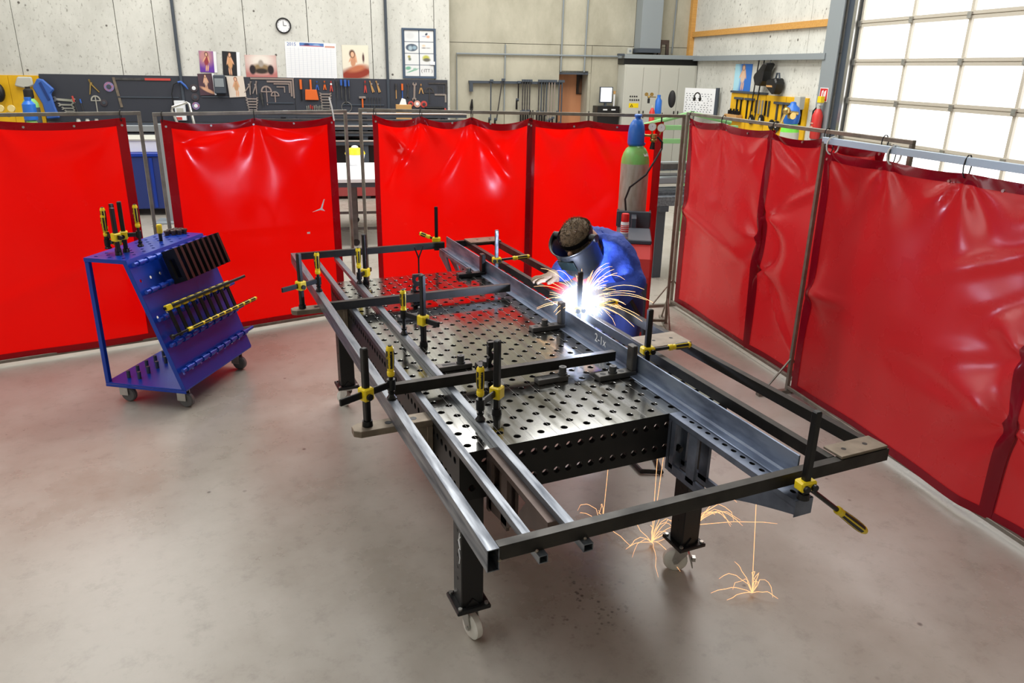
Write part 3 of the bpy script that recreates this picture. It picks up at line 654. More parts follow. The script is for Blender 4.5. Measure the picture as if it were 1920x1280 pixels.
def hole_upright(label, x, y, h, m):
    O = (x, y, .85); r = thing('stop_bracket', label, 'stop bracket', O, 0, 'upright stops screwed to the table')
    mb = MB(); hole_plate(mb, .05, .15, .05, lambda i, j: False, lambda a, b, d: (x-.03+a*1.2, y+d, .87+b))
    # plate with two through holes
    P = MB()
    for k in range(2):
        cx, cz, n = x, .93+.055*k+.005, 20; vs = []
        for yy in (y, y+.022):
            for q in range(n):
                t = 2*PI*q/n; c, s = math.cos(t), math.sin(t); mm = max(abs(c), abs(s)); vs.append((cx+.03*c/mm, yy, cz+.0275*s/mm))
            for q in range(n):
                t = 2*PI*q/n; vs.append((cx+.015*math.cos(t), yy, cz+.015*math.sin(t)))
        fs = []
        for q in range(n):
            l = (q+1) % n
            fs += [(q, l, n+l, n+q), (2*n+q, 3*n+q, 3*n+l, 2*n+l), (n+q, n+l, 3*n+l, 3*n+q), (q, 2*n+q, 2*n+l, l)]
        P.add(vs, fs)
    P.box(x-.03, x+.03, y, y+.022, .876, .9075).box(x-.03, x+.03, y, y+.022, 1.0175, h)
    P.build('upright', m, r, origin=O)
    MB().box(x-.03, x+.03, y, y+.17, .8505, .876).build('foot', m, r, origin=O, bevel=.003)
    MB().cyl((x, y+.10, .876), (x, y+.10, .905), .017, n=16).build('bolt', M_STEEL, r, smooth=True, origin=O)
    return r
hole_upright('black stop plate with two round holes behind the nearer cross tube', .375, .575, 1.03, M_BLACK)
hole_upright('dark stop plate with holes behind the farther cross tube', .40, 1.80, 1.02, M_BLACK)
def flat_stop(label, x0, x1, y0, y1, bx):
    O = ((x0+x1)/2, (y0+y1)/2, .85); r = thing('flat_stop', label, 'stop bar', O, 0, 'flat stops screwed to the table')
    MB().box(x0, x1, y0, y1, .8505, .874).build('bar', M_STOP, r, origin=O, bevel=.003)
    ym = (y0+y1)/2
    MB().box(x0+.025, bx-.025, ym-.012, ym+.012, .8741, .8745).build('slot', M_RUB, r, origin=O)
    b = MB().cyl((bx, ym, .874), (bx, ym, .882), .021, n=18).cyl((bx, ym, .882), (bx, ym, .912), .017, n=18).build('bolt', M_STEEL, r, smooth=True, origin=O)
    MB().cyl((bx, ym, .912), (bx, ym, .9125), .008, n=6).build('hex_socket', M_RUB, b, origin=O)
flat_stop('flat slotted stop bar with bolt behind the nearer cross tube', .17, .335, .74, .79, .285)
flat_stop('flat slotted stop bar lying behind the mid-table yellow clamp', .20, .36, 1.50, 1.55, .33)
flat_stop('short flat stop block on the table before the nearer cross tube', .53, .68, .445, .495, .66)
O = (.583, 2.43, .85)
yr = thing('forked_rod', 'thin dark rod forking like a Y upright on the far table edge', 'rod', O)
MB().tube([(.583, 2.39, .851), (.583, 2.39, .965)], .0055, 8).build('stem', M_BLACK, yr, origin=O)
MB().tube([(.583, 2.39, .96), (.578, 2.39, .98), (.556, 2.39, 1.04)], .005, 8).build('prong', M_BLACK, yr, origin=O)
MB().tube([(.583, 2.39, .96), (.590, 2.39, .98), (.616, 2.39, 1.045)], .005, 8).build('prong', M_BLACK, yr, origin=O)

# ------------------------------------------------------------------ clamps
LETTER = text_mesh('siegmund', .021, .0004)
def handle(root, p0, p1, r, face=(-.4, -.9, .2), lettering=True):
    """yellow handle with black grip panels from p0 (ferrule) to p1 (end)"""
    p0 = Vector(p0); p1 = Vector(p1); O = root.location; L = (p1-p0).length; d = (p1-p0).normalized()
    R = d.to_track_quat('Z', 'Y').to_matrix().to_4x4(); M = Matrix.Translation(p0) @ R
    h = MB().lathe([(r*.8, 0), (r*.95, .004), (r*.98, .018), (r*.80, .022), (r*.86, .03), (r*1.0, L*.45), (r*1.06, L*.72), (r*.98, L*.9), (r*.98, L*.93), (r*.7, L), (r*.1, L)], 14, M).build('handle', M_YEL, root, smooth=True, origin=O)
    n = 6
    for k in range(n):
        a0 = 2*PI*k/n+.17; a1 = 2*PI*(k+1)/n-.17; vs = []
        for (rad, z) in [(r*.89, .034), (r*1.035, L*.45), (r*1.09, L*.70), (r*1.03, L*.86)]:
            for a in (a0, (a0+a1)/2, a1): vs.append(M @ Vector((rad*math.cos(a)*1.01, rad*math.sin(a)*1.01, z)))
        fs = [(j*3+i, j*3+i+1, (j+1)*3+i+1, (j+1)*3+i) for j in range(3) for i in range(2)]
        MB().add(vs, fs).build('grip', M_BLACKP, h, smooth=True, origin=O)
    MB().lathe([(r*.55, L+.0005), (r*.5, L+.004)], 12, M).build('end_cap', M_BLACKP, h, origin=O)
    if lettering:
        f = Vector(face); f = (f - d*f.dot(d)).normalized(); xax = -d if d.z > .3 else d; yax = f.cross(xax).normalized()
        c = p0 + d*(L*.55) + f*(r*1.10+.001)
        Mx = Matrix(((xax.x, yax.x, f.x, c.x-O.x), (xax.y, yax.y, f.y, c.y-O.y), (xax.z, yax.z, f.z, c.z-O.z), (0, 0, 0, 1)))
        put_mesh('lettering', LETTER, M_YEL, h, Mx)
    return h
GRP = 'yellow-handled screw clamps on the steel frame'
def clamp_v(label, post, zb, zt, pad, zpad, zarm, tail=.07, hz=None, group=GRP):
    bx, by = post; px, py = pad; O = (bx, by, zb)
    r = thing('screw_clamp', label, 'clamp', O, 0, group); O = Vector(O)
    d = Vector((px-bx, py-by, 0)); L = d.length; d.normalize(); ang = math.atan2(d.y, d.x)
    M = Matrix.Translation((bx, by, 0)) @ Matrix.Rotation(ang, 4, 'Z')
    MB().box(-.0125, .0125, -.0125, .0125, zb+.02, zt, M).build('post', M_BLACK, r, origin=O, bevel=.004)
    MB().cyl((bx, by, zb-.03), (bx, by, zb+.0005), .0135, n=16).cyl((bx, by, zb+.0005), (bx, by, zb+.022), .021, .019, n=16).build('collar', M_BLACK, r, smooth=True, origin=O)
    hd = MB().box(-.023, .023, -.024, .024, zarm-.026, zarm+.026, M).build('slide_head', M_YEL, r, origin=O, bevel=.005)
    MB().cyl(M @ Vector((-.004, -.024, zarm-.006)), M @ Vector((-.004, -.034, zarm-.006)), .013, n=14).build('knob', M_BLACK, hd, smooth=True, origin=O)
    MB().box(-tail-.03, L, -.006, .006, zarm-.014, zarm+.014, M).build('arm', M_BLACK, r, origin=O, bevel=.003)
    MB().cyl((px, py, zarm-.022), (px, py, zarm+.022), .017, n=14).build('arm_eye', M_BLACK, r, smooth=True, origin=O)
    h0, h1 = hz or (zarm+.04, zarm+.165)
    MB().cyl((px, py, zpad+.018), (px, py, h0), .0085, n=12).build('spindle', M_BLACK, r, smooth=True, origin=O)
    MB().lathe([(.019, zpad+.0005), (.020, zpad+.006), (.014, zpad+.014), (.011, zpad+.022), (.014, zpad+.028), (.014, zpad+.034)], 16, Matrix.Translation((px, py, 0))).build('pressure_pad', M_BLACK, r, smooth=True, origin=O)
    handle(r, (px, py, h0), (px, py, h1), .0155)
    return r
clamp_v('yellow clamp on the flat side bracket at the rear corner of the frame', (-.248, 1.925), .8505, 1.17, (-.1385, 1.99), .922, .985, .10, (1.025, 1.15))
clamp_v('yellow clamp standing at the far table edge before the gap between screens', (.206, 2.30), .8505, 1.17, (.15, 2.23), .876, .925, .05, (.975, 1.10))
clamp_v('yellow clamp standing mid-table beside the thin tube', (.212, 1.10), .8505, 1.215, (.149, 1.225), .876, .985, .08, (.985+.01, 1.11))
clamp_v('yellow clamp on the flat side bracket beside the nearer cross tube', (-.25, .345), .8505, 1.17, (-.1385, .396), .922, .985, .09, (1.02, 1.145))
clamp_v('yellow clamp nearest the table front holding the thin tube', (.253, .258), .8505, 1.165, (.150, .176), .876, .945, .03, (.98, 1.10))
def clamp_h(label, bx, by, zb, zt, zs, q, hl=.115, m=M_BLACK, ln=.08):
    """post through the work, spindle and handle set sideways along q"""
    O = Vector((bx, by, zb)); r = thing('screw_clamp', label, 'clamp', O, 0, GRP)
    q = Vector(q).normalized(); ang = math.atan2(q.y, q.x); M = Matrix.Translation((bx, by, 0)) @ Matrix.Rotation(ang, 4, 'Z')
    MB().box(-.0125, .0125, -.0125, .0125, zb, zt, M).build('post', m, r, origin=O, bevel=.004)
    MB().cyl((bx, by, zb-.0), (bx, by, zb+.02), .021, .018, n=14).build('collar', M_BLACK, r, origin=O)
    hd = MB().box(-.03, .032, -.022, .022, zs-.016, zs+.02, M).build('slide_head', M_YEL, r, origin=O, bevel=.006)
    for s in (-1, 1): MB().cyl(M @ Vector((s*.016, -.022, zs)), M @ Vector((s*.016, -.032, zs)), .012, n=12).build('knob', M_BLACK, hd, smooth=True, origin=O)
    c = Vector((bx, by, zs))
    MB().cyl(c+q*.03, c+q*(.03+ln), .0085, n=12).build('spindle', M_BLACK, r, smooth=True, origin=O)
    handle(r, c+q*(.03+ln), c+q*(.03+ln+hl), .0155, lettering=False)
    return r
clamp_h('yellow clamp with sideways handle lying between channel and hinge plate', 1.075, .43, .852, 1.145, .945, (1, -.10, .03))
clamp_h('yellow clamp with sideways handle right beside the welding arc', 1.075, 1.085, .852, 1.155, .945, (1, -.12, .12))
clamp_h('yellow clamp with sideways handle and bluish lit post near the far end', 1.075, 2.23, .852, 1.15, .945, (1, -.25, .1), m=M_TUBE)  # pale tube colour paints the arc's blue light onto this post
clamp_h('yellow clamp with thin post at the far end of the frame', .915, 3.02, .852, 1.18, .93, (-.6, .25, .25), .085, ln=.02)
clamp_h('yellow clamp with long handle hanging out over the floor at the frame front', .941, -.695, .8505, 1.165, .90, (1, -.03, -.80), .20, ln=.175)

# ------------------------------------------------------------------ blue tool trolley
TP = (-1.406, 2.957, 0); TA = -.598
tr = thing('tool_trolley', 'blue perforated tool trolley with slanted face holding clamps and stops', 'trolley', TP, TA)
Wt, Wb, Lt, Zt, Zb = .292, .583, .83, 1.0, .16
mb = MB(); hole_plate(mb, .30, .85, .05, lambda i, j: 0 < i < 6 and 0 < j < 17 and (i+j) % 2 == 0, lambda x, y, d: (x*Wt/.30, y*Lt/.85, Zt-d*.2), r=.012)
mb.build('top_shelf', M_BLUEM, tr)
MB().box(0, Wt, -.001, .002, Zt-.025, Zt-.0005).box(0, Wt, Lt-.002, Lt+.001, Zt-.025, Zt-.0005).box(-.002, .002, 0, Lt, Zt-.025, Zt-.0005).build('shelf_edge', M_BLUEM, tr)
MB().box(0, Wb, 0, Lt, Zb-.012, Zb).box(0, Wb, -.001, .003, Zb-.03, Zb-.012).build('bottom_shelf', M_BLUEM, tr, bevel=.002)
for y in (0, Lt-.03): MB().box(0, .028, y, y+.03, Zb, Zt-.025).build('upright', M_BLUEM, tr, bevel=.002)
sl = math.hypot(Wb-Wt, Zt-Zb); dn = Vector((Wb-Wt, 0, Zb-Zt))/sl; nm = Vector((-dn.z, 0, dn.x))
def SP(t, y, o=0.0): p = Vector((Wt, y, Zt)) + dn*(t*sl) + nm*o; return (p.x, p.y, p.z)
n_h = 16
mb = MB(); hole_plate(mb, .85, .90, .05, lambda i, j: 0 < i < 17 and i % 2 == 1 and j in (3, 8, 12, 16), lambda x, y, d: SP(y/.9, x*Lt/.85, -d*.2), r=.011)
mb.build('slanted_panel', M_BLUEM, tr)
for y in (0, Lt): MB().add([SP(0, y, 0), SP(1, y, 0), SP(1, y, -.03), SP(0, y, -.03), SP(0, y+.003, 0), SP(1, y+.003, 0), SP(1, y+.003, -.03), SP(0, y+.003, -.03)], [(0, 1, 2, 3), (7, 6, 5, 4), (0, 4, 5, 1), (1, 5, 6, 2), (2, 6, 7, 3), (3, 7, 4, 0)]).build('panel_edge', M_BLUEM, tr)
for t in (.045, .25, .46, .66, .86):
    rl = MB().cyl(SP(t, .01, .032), SP(t, Lt+.06, .032), .013, n=10).build('hanging_rail', M_BLUEM, tr, smooth=True)
    for k in range(9): MB().cyl(SP(t, .05+.088*k, .032), SP(t, .095+.088*k, .032), .02, n=10).build('rail_sleeve', M_BLUEM, rl, smooth=True)
for k in range(6):
    for x in (.10, .18): MB().cyl((x, .10+.095*k, Zb), (x, .10+.095*k, Zb+.05), .012, n=10).build('peg', M_DGREY, tr, smooth=True)
for (x, y) in ((.08, .08), (Wb-.08, .08), (.08, Lt-.08), (Wb-.08, Lt-.08)):
    c = MB().cyl((x, y, .115), (x, y, Zb-.012), .035, n=14).box(x-.03, x+.03, y-.028, y-.022, .05, .12).box(x-.03, x+.03, y+.022, y+.028, .05, .12).build('caster', M_GALV, tr)
    MB().lathe([(.01, -.018), (.045, -.018), (.052, -.01), (.052, .01), (.045, .018), (.01, .018)], 20, Matrix.Translation((x+.02, y, .052)), 'y').build('wheel', mat('grey_wheel', S(96, 96, 98), .5), c, smooth=True)
TM = Matrix.Translation(TP) @ Matrix.Rotation(TA, 4, 'Z')
def TW(x, y, z): return tuple(TM @ Vector((x, y, z)))
# stop plates hung on the top rail
st0 = None
names = ['first', 'second', 'third', 'fourth', 'fifth', 'sixth', 'seventh', 'eighth', 'ninth']
for k in range(9):
    lab = 'black slotted stop plate on the trolley rail, %s from the blue frame end' % names[k]
    if st0 is None:
        st0 = thing('stop_plate', lab, 'stop plate', (0, 0, 0), TA, 'stop plates hung on the blue trolley')
        a, b = dn*.24, nm*.10
        def F(u, v, y): p = dn*u + nm*v; return (p.x, y, p.z)
        for (u0, u1, v0, v1) in ((0, .22, 0, .03), (0, .22, .075, .105), (0, .06, .03, .075), (.19, .22, .03, .075)):
            MB().add([F(u0, v0, 0), F(u1, v0, 0), F(u1, v1, 0), F(u0, v1, 0), F(u0, v0, .026), F(u1, v0, .026), F(u1, v1, .026), F(u0, v1, .026)], [(0, 1, 2, 3), (7, 6, 5, 4), (0, 4, 5, 1), (1, 5, 6, 2), (2, 6, 7, 3), (3, 7, 4, 0)]).build('side_bar' if v1-v0 < .04 else 'cross_bar', M_BLACK, st0)
        cur = st0
    else:
        cur = copy_tree(st0); cur['label'] = lab
    p = SP(.03, .27+.062*k, .045); cur.location = TW(*p)
# clamps hung in a row on the middle rail
cl0 = None
for k in range(9):
    lab = 'yellow clamp hung sideways on the trolley, %s in the row from the open end' % names[k]
    if cl0 is None:
        cl0 = thing('hung_clamp', lab, 'clamp', (0, 0, 0), TA, 'clamps hung in a row on the blue trolley')
        def F(u, v, y): p = dn*u + nm*v; return Vector((p.x, y, p.z))
        MB().tube([F(0, .0, -.03), F(0, .0, .17)], .011, 8).build('post', M_BLACK, cl0)
        q = F(0, 0, 0)
        mbx = MB(); R3 = Matrix(((dn.x, 0, nm.x, 0), (0, 1, 0, 0), (dn.z, 0, nm.z, 0), (0, 0, 0, 1)))
        mbx.box(-.018, .02, -.02, .02, -.018, .018, R3).build('slide_head', M_YEL, cl0, bevel=.004)
        MB().box(.02, .19, -.012, .012, -.006, .006, R3).build('arm', M_BLACK, cl0, bevel=.002)
        MB().tube([F(.18, 0, -.06), F(.18, 0, .06)], .0085, 8).build('spindle', M_BLACK, cl0, smooth=True)
        MB().tube([F(.18, 0, -.065), F(.18, 0, -.05)], .018, 12).build('pressure_pad', M_BLACK, cl0, smooth=True)
        handle(cl0, F(.18, 0, .06), F(.18, 0, .19), .0145, lettering=False)
        cl0.rotation_euler = (Matrix.Rotation(TA, 4, 'Z') @ Matrix.Rotation(.36, 4, dn)).to_euler(); cur = cl0
    else:
        cur = copy_tree(cl0); cur['label'] = lab
    cur.location = TW(*SP(.40+.004*k, .07+.082*k, .085))
def on_trolley(lab, x, y, zt, dx, dy, zarm, hz):
    a = TW(x, y, 0); b = TW(x+dx, y+dy, 0)
    return clamp_v(lab, (a[0], a[1]), 1.0005, zt, (b[0], b[1]), 1.03, zarm, .02, hz, 'clamps standing in the trolley top')
on_trolley('clamp in front of the three standing in the blue trolley top', .16, .115, 1.30, -.09, .03, 1.115, (1.155, 1.29))
on_trolley('clamp with a leaning-out handle behind those on the blue trolley top', .15, .20, 1.325, .075, .045, 1.11, (1.155, 1.30))
on_trolley('clamp with low yellow head at the back of those on the trolley top', .10, .19, 1.31, -.03, -.05, 1.07, (1.11, 1.25))
bo0 = None
for k, (x, y) in enumerate([(.10, .70), (.135, .725), (.09, .75), (.13, .77), (.165, .75), (.105, .795), (.145, .80), (.18, .79)]):
    lab = 'short dark clamping bolt in the heap on the blue trolley top'
    if bo0 is None:
        bo0 = thing('clamping_bolt', lab, 'bolt', (0, 0, 0), 0, 'clamping bolts heaped on the trolley top')
        MB().lathe([(.014, .0005), (.014, .02), (.019, .021), (.019, .034), (.012, .036)], 14).build('shank', M_BROWNB, bo0, smooth=True)
        MB().cyl((0, 0, .0362), (0, 0, .0366), .007, n=6).build('hex_socket', M_RUB, bo0); cur = bo0
    else: cur = copy_tree(bo0)
    cur.location = TW(x, y, Zt)
sp = thing('lever_clamp', 'short yellow topped clamp standing between the trolley stop plates', 'clamp', TW(.17, .53, Zt))
MB().cyl((0, 0, .0005), (0, 0, .055), .012, n=10).build('stem', M_BLACK, sp, smooth=True)
MB().lathe([(.016, .055), (.019, .06), (.017, .095), (.019, .10), (.016, .115), (.004, .118)], 14).build('knob', M_YEL, sp, smooth=True)

# ------------------------------------------------------------------ welder
M_CLOTH = mat('blue_work_cloth', S(36, 70, 170), .75, 0, .5, 6, S(22, 42, 122), bump=.7, bscale=11, bdist=.03)
M_TROUS = mat('navy_trousers', S(30, 42, 96), .85, 0, .4, 6, S(20, 28, 70), bump=.2, bscale=20)
M_SKINC = mat('skin', S(206, 158, 130), .55)
M_HAIR = mat('short_brown_hair', S(140, 120, 96), .8, 0, .8, 60, S(70, 58, 48), bump=.8, bscale=160)
M_GLOVE = mat('leather_glove', S(150, 128, 106), .75, 0, .5, 25, S(120, 96, 74), bump=.3, bscale=60)
M_SHIELD = mat('black_shield', S(10, 12, 14), .32)
pel = (1.57, 1.50, .88); PO = (1.62, 1.50, 0)
def rel(ps): return [(p[0]-PO[0], p[1]-PO[1], p[2]-PO[2]) for p in ps]
V = [pel, (1.55, 1.50, 1.0), (1.50, 1.50, 1.11), (1.44, 1.49, 1.185), (1.375, 1.465, 1.205), (1.29, 1.435, 1.225), (1.225, 1.41, 1.235),
     (1.43, 1.30, 1.175), (1.475, 1.165, 1.00), (1.32, 1.145, .985), (1.23, 1.135, .985),
     (1.43, 1.65, 1.175), (1.40, 1.735, 1.02), (1.27, 1.675, .985), (1.20, 1.65, .975),
     (1.61, 1.405, .83), (1.565, 1.39, .47), (1.66, 1.40, .10), (1.57, 1.39, .045),
     (1.63, 1.61, .83), (1.60, 1.64, .47), (1.72, 1.66, .10), (1.63, 1.67, .045)]
Ed = [(0,1),(1,2),(2,3),(3,4),(4,5),(5,6),(3,7),(7,8),(8,9),(9,10),(3,11),(11,12),(12,13),(13,14),(0,15),(15,16),(16,17),(17,18),(0,19),(19,20),(20,21),(21,22)]
Rb = [.09,.09,.095,.095,.055,.10,.115,.062,.045,.036,.03,.062,.045,.036,.03,.085,.055,.04,.04,.085,.055,.04,.04]
wm = skin('person', rel(V), Ed, Rb)
person = mesh_obj('person', wm, M_SKINC); person.location = PO
tag(person, 'welder in a blue work jacket bending over the frame behind a black face shield', 'person')
jv = V[:5] + V[7:15]; je = [(0,1),(1,2),(2,3),(3,4),(3,5),(5,6),(6,7),(7,8),(3,9),(9,10),(10,11),(11,12)]
jr = [.16,.14,(.14,.13),(.13,.12),.078, .098,.074,.060,.050, .098,.074,.060,.050]
jv = [(1.585, 1.50, .74)] + list(jv[1:])
from mathutils import noise as _nz
def crumple(me, a, sc):
    nn = [v.normal.copy() for v in me.vertices]
    for v, q in zip(me.vertices, nn):
        p = v.co; k = _nz.noise(Vector((p.x*sc, p.y*sc, p.z*sc*.6)))
        v.co = p + q*(a*(1-abs(k)*3) + .5*a*_nz.noise(p*sc*2.3))
    return me
mesh_obj('jacket', crumple(skin('jacket', rel(jv), je, jr, 3), .016, 8.0), M_CLOTH, person)
cl_ = MB()
for i in range(25):
    a = 2*PI*i/24
    for (rr_, off) in ((.072, 0), (.082, .045)):
        c = Vector((1.405, 1.477, 1.198)) + Vector((-.83, -.27, .28)).normalized()*(off-.02); u1 = Vector((0, 1, .3)).normalized(); u2 = Vector((-.83, -.27, .28)).normalized().cross(u1)
        cl_.v.append(tuple(c + u1*(rr_*math.cos(a)) + u2*(rr_*math.sin(a)) - Vector(PO)))
cl_.f = [(2*i, 2*i+2, 2*i+3, 2*i+1) for i in range(24)]
co_ = cl_.build('collar', M_CLOTH, person, smooth=True); co_.modifiers.new('s', 'SOLIDIFY').thickness = .006
tv = [V[0]] + V[15:18] + V[19:22]; mesh_obj('trousers', skin('trousers', rel(tv), [(0,1),(1,2),(2,3),(0,4),(4,5),(5,6)], [.10,.105,.082,.07,.105,.082,.07]), M_TROUS, person)
for a, b in (((1.68, 1.40, .055), (1.56, 1.39, .04)), ((1.74, 1.66, .055), (1.62, 1.67, .04))):
    mesh_obj('shoe', skin('shoe', rel([a, ((a[0]+b[0])/2, (a[1]+b[1])/2, .055), b]), [(0,1),(1,2)], [.05,.048,.04]), M_RUB, person)
M_COLLAR = M_CLOTH
H = Vector((1.222, 1.405, 1.245))
f = Vector((-.66, -.42, -.62)).normalized(); up = Vector((-.5, -.2, .85)); up = (up - f*up.dot(f)).normalized(); rt = f.cross(up).normalized()
HM = Matrix(((rt.x, f.x, up.x, H.x-PO[0]), (rt.y, f.y, up.y, H.y-PO[1]), (rt.z, f.z, up.z, H.z-PO[2]), (0, 0, 0, 1)))   # head frame: x right, y forward, z up
# hair cap with short tufts
hb = MB(); vs = []; n, m_ = 40, 22
for j in range(m_+1):
    ph = PI*j/m_
    for i in range(n):
        t = 2*PI*i/n; x, y, z = math.sin(ph)*math.cos(t), math.sin(ph)*math.sin(t), math.cos(ph)
        k = 1.0 + .05*random.random()
        vs.append((.088*x*k, .102*y*k - .012, .108*z*k + .012))
fs = [(j*n+i, (j+1)*n+i, (j+1)*n+(i+1) % n, j*n+(i+1) % n) for j in range(m_) for i in range(n)
      if vs[j*n+i][2] > -.035 or (vs[j*n+i][1] < -.02 and vs[j*n+i][2] > -.085)]
hb.add(vs, fs, HM).build('hair', M_HAIR, person, smooth=True, angle=180)
tf = MB()
for k in range(520):
    t = random.random()*2*PI; z = random.uniform(.1, 1); q = math.sqrt(1-z*z)
    p = Vector((.09*q*math.cos(t), .104*q*math.sin(t)-.012, .11*z+.012)); d = Vector((q*math.cos(t), q*math.sin(t), z)) + Vector((random.uniform(-.5, .5), random.uniform(-.5, .5), random.uniform(-.2, .5)))
    d.normalize(); e = p+d*random.uniform(.008, .02); s = d.orthogonal().normalized()*.0025
    tf.add([p-s, p+s, e], [(0, 1, 2)], HM)
hr = tf.build('hair_tuft', M_HAIR, person); hr['kind'] = 'stuff'
# face features behind the shield
MB().sphere((0, .098, -.01), .016, 10, 8, (1, 1, 1.3)).add(*(lambda q: (q.v, q.f))(MB().sphere((.088, 0, -.01), .022, 10, 8, (.4, .8, 1.3)).sphere((-.088, 0, -.01), .022, 10, 8, (.4, .8, 1.3)))).build('nose_and_ears', M_SKINC, person, smooth=True)
fo = [o for o in person.children if o.name.startswith('nose')][0]; fo.matrix_local = HM
# shield: bowed plate open at the top, closed under the chin
sv = []; nu, nv = 28, 16
for j in range(nv+1):
    v = j/nv; z = .055 - .255*v
    for i in range(nu+1):
        a = math.radians(-100 + 200*i/nu); r = .128*(1-.10*v) + (.010 if v < .04 else 0)
        yy = r*math.cos(a)*(1.12 if v < .75 else 1.12-.25*(v-.75)/.25) + .018; xx = r*math.sin(a)*(1 if v < .7 else 1-.35*((v-.7)/.3)**1.5)
        sv.append((xx, yy, z))
sf = [(j*(nu+1)+i, j*(nu+1)+i+1, (j+1)*(nu+1)+i+1, (j+1)*(nu+1)+i) for j in range(nv) for i in range(nu)]
so = MB().add(sv, sf, HM).build('face_shield', M_SHIELD, person, smooth=True, angle=180)
md = so.modifiers.new('solid', 'SOLIDIFY'); md.thickness = .004
MB().box(-.055, .055, .1585, .166, -.075, .0, HM).build('viewing_window', mat('dark_window_glass', S(10, 16, 16), .08), so, bevel=.003)
hbm = MB()
for i in range(33):
    a = 2*PI*i/32
    for (rr_, z) in ((1.0, .028), (1.0, .060)): hbm.v.append(tuple(HM @ Vector((.099*math.cos(a), .112*math.sin(a)-.008, z))))
hbm.f = [(2*i, 2*i+2, 2*i+3, 2*i+1) for i in range(32)]
hbm.build('headband', M_BLACKP, so, smooth=True)
for s in (-1, 1): MB().cyl(HM @ Vector((s*.10, .0, .03)), HM @ Vector((s*.142, .0, .03)), .022, n=14).build('pivot_knob', M_BLACKP, so, smooth=True)
# gloves with five fingers
def glove(wrist, palm, tips, thumb, name):
    W_ = Vector(wrist); P_ = Vector(palm); vs = [tuple(W_), tuple((W_+P_)/2), tuple(P_)]; es = [(0, 1), (1, 2)]; rs = [.046, .04, (.042, .03)]
    for base, mid, tip in tips:
        b = len(vs); vs += [base, mid, tip]; es += [(2, b), (b, b+1), (b+1, b+2)]; rs += [.014, .0125, .010]
    b = len(vs); vs += thumb; es += [(1, b), (b, b+1), (b+1, b+2)]; rs += [.016, .014, .011]
    return mesh_obj(name, skin(name, rel(vs), es, rs), M_GLOVE, person)
# far hand resting on the tube
wr_ = (1.235, 1.66, .985); pa = (1.165, 1.64, .965)
tips = []
for k, (dy, ln) in enumerate(((-.036, .062), (-.012, .075), (.012, .07), (.034, .055))):
    tips.append(((1.128, 1.64+dy, .966), (1.128-ln*.55, 1.635+dy*1.15, .968), (1.128-ln*1.05, 1.63+dy*1.2, .955)))
glove(wr_, pa, tips, [(1.19, 1.60, .968), (1.155, 1.575, .962), (1.125, 1.565, .955)], 'glove')
# near hand closed around the torch
wr_ = (1.26, 1.15, .985); pa = (1.20, 1.135, .985)
tips = []
for k, dx in enumerate((-.03, -.010, .010, .028)):
    tips.append(((1.19+dx, 1.10, .995), (1.185+dx, 1.085, 1.02), (1.185+dx, 1.115, 1.035)))
glove(wr_, pa, tips, [(1.20, 1.165, 1.005), (1.175, 1.155, 1.025), (1.16, 1.13, 1.03)], 'glove')
O = Vector((1.19, 1.12, 1.01))
to = thing('welding_torch', 'black welding torch held by the welder close to the arc', 'torch', O)
MB().tube([(1.26, 1.115, 1.03), (1.20, 1.11, 1.015), (1.15, 1.112, 1.005), (1.128, 1.115, .985)], [.015, .014, .011, .009], 10).build('body', M_BLACKP, to, smooth=True, origin=O)
MB().tube([(1.130, 1.115, .987), (1.116, 1.118, .966)], .009, 10).build('nozzle', M_BRASS, to, smooth=True, origin=O)
MB().tube([(1.26, 1.115, 1.03), (1.38, 1.11, 1.01), (1.52, 1.12, .80), (1.58, 1.16, .40), (1.66, 1.30, .03), (1.9, 1.55, .016)], .012, 8).build('hose', M_RUB, to, smooth=True, origin=O)

# ------------------------------------------------------------------ gas cylinder, welding machine, spray can
CO = (2.534, 2.876, 0)
gc = thing('gas_cylinder', 'tall grey gas cylinder with green shoulder and blue cap behind the welder', 'gas cylinder', CO)
MB().lathe([(.10, .125), (.112, .135), (.112, 1.44), (.111, 1.462)], 32).build('body', M_CYLGREY, gc, smooth=True)
MB().lathe([(.111, 1.462), (.108, 1.50), (.097, 1.54), (.078, 1.575), (.055, 1.595), (.04, 1.602)], 32).build('shoulder', M_LGREEN, gc, smooth=True)
# protective cap with an open window on one side
cp = MB(); prof = [(.066, 1.60), (.072, 1.62), (.071, 1.70), (.062, 1.755), (.040, 1.792), (.022, 1.805), (.022, 1.815), (.030, 1.82), (.030, 1.832), (.022, 1.838)]
n = 32; vs = [(r*math.cos(2*PI*i/n), r*math.sin(2*PI*i/n), z) for r, z in prof for i in range(n)]
open_a = math.atan2(-.55, .8)
fs = []
for k in range(len(prof)-1):
    for i in range(n):
        a = (2*PI*(i+.5)/n - open_a + PI) % (2*PI) - PI
        if abs(a) < .62 and 0 <= k <= 3 and k > 0: continue
        fs.append((k*n+i, k*n+(i+1) % n, (k+1)*n+(i+1) % n, (k+1)*n+i))
cp.add(vs, fs + [tuple(range((len(prof)-1)*n, len(prof)*n))]); cpo = cp.build('cap', M_BLUE, gc, smooth=True); md = cpo.modifiers.new('s', 'SOLIDIFY'); md.thickness = .005
MB().cyl((0, 0, 1.60), (0, 0, 1.72), .016, n=12).cyl((0, 0, 1.68), (.05, -.035, 1.68), .011, n=10).build('valve', M_BRASS, gc, smooth=True)
MB().prism([(-.018, -.012), (.03, -.012), (.03, .012), (-.018, .012)], 0, .001, 'xz', Matrix.Translation((.030, -.094, 1.535)) @ Matrix.Rotation(.3, 4, 'Z') @ Matrix.Rotation(-.5, 4, 'X')).build('label', M_PAPER, gc)
ra = (.83, -.55)
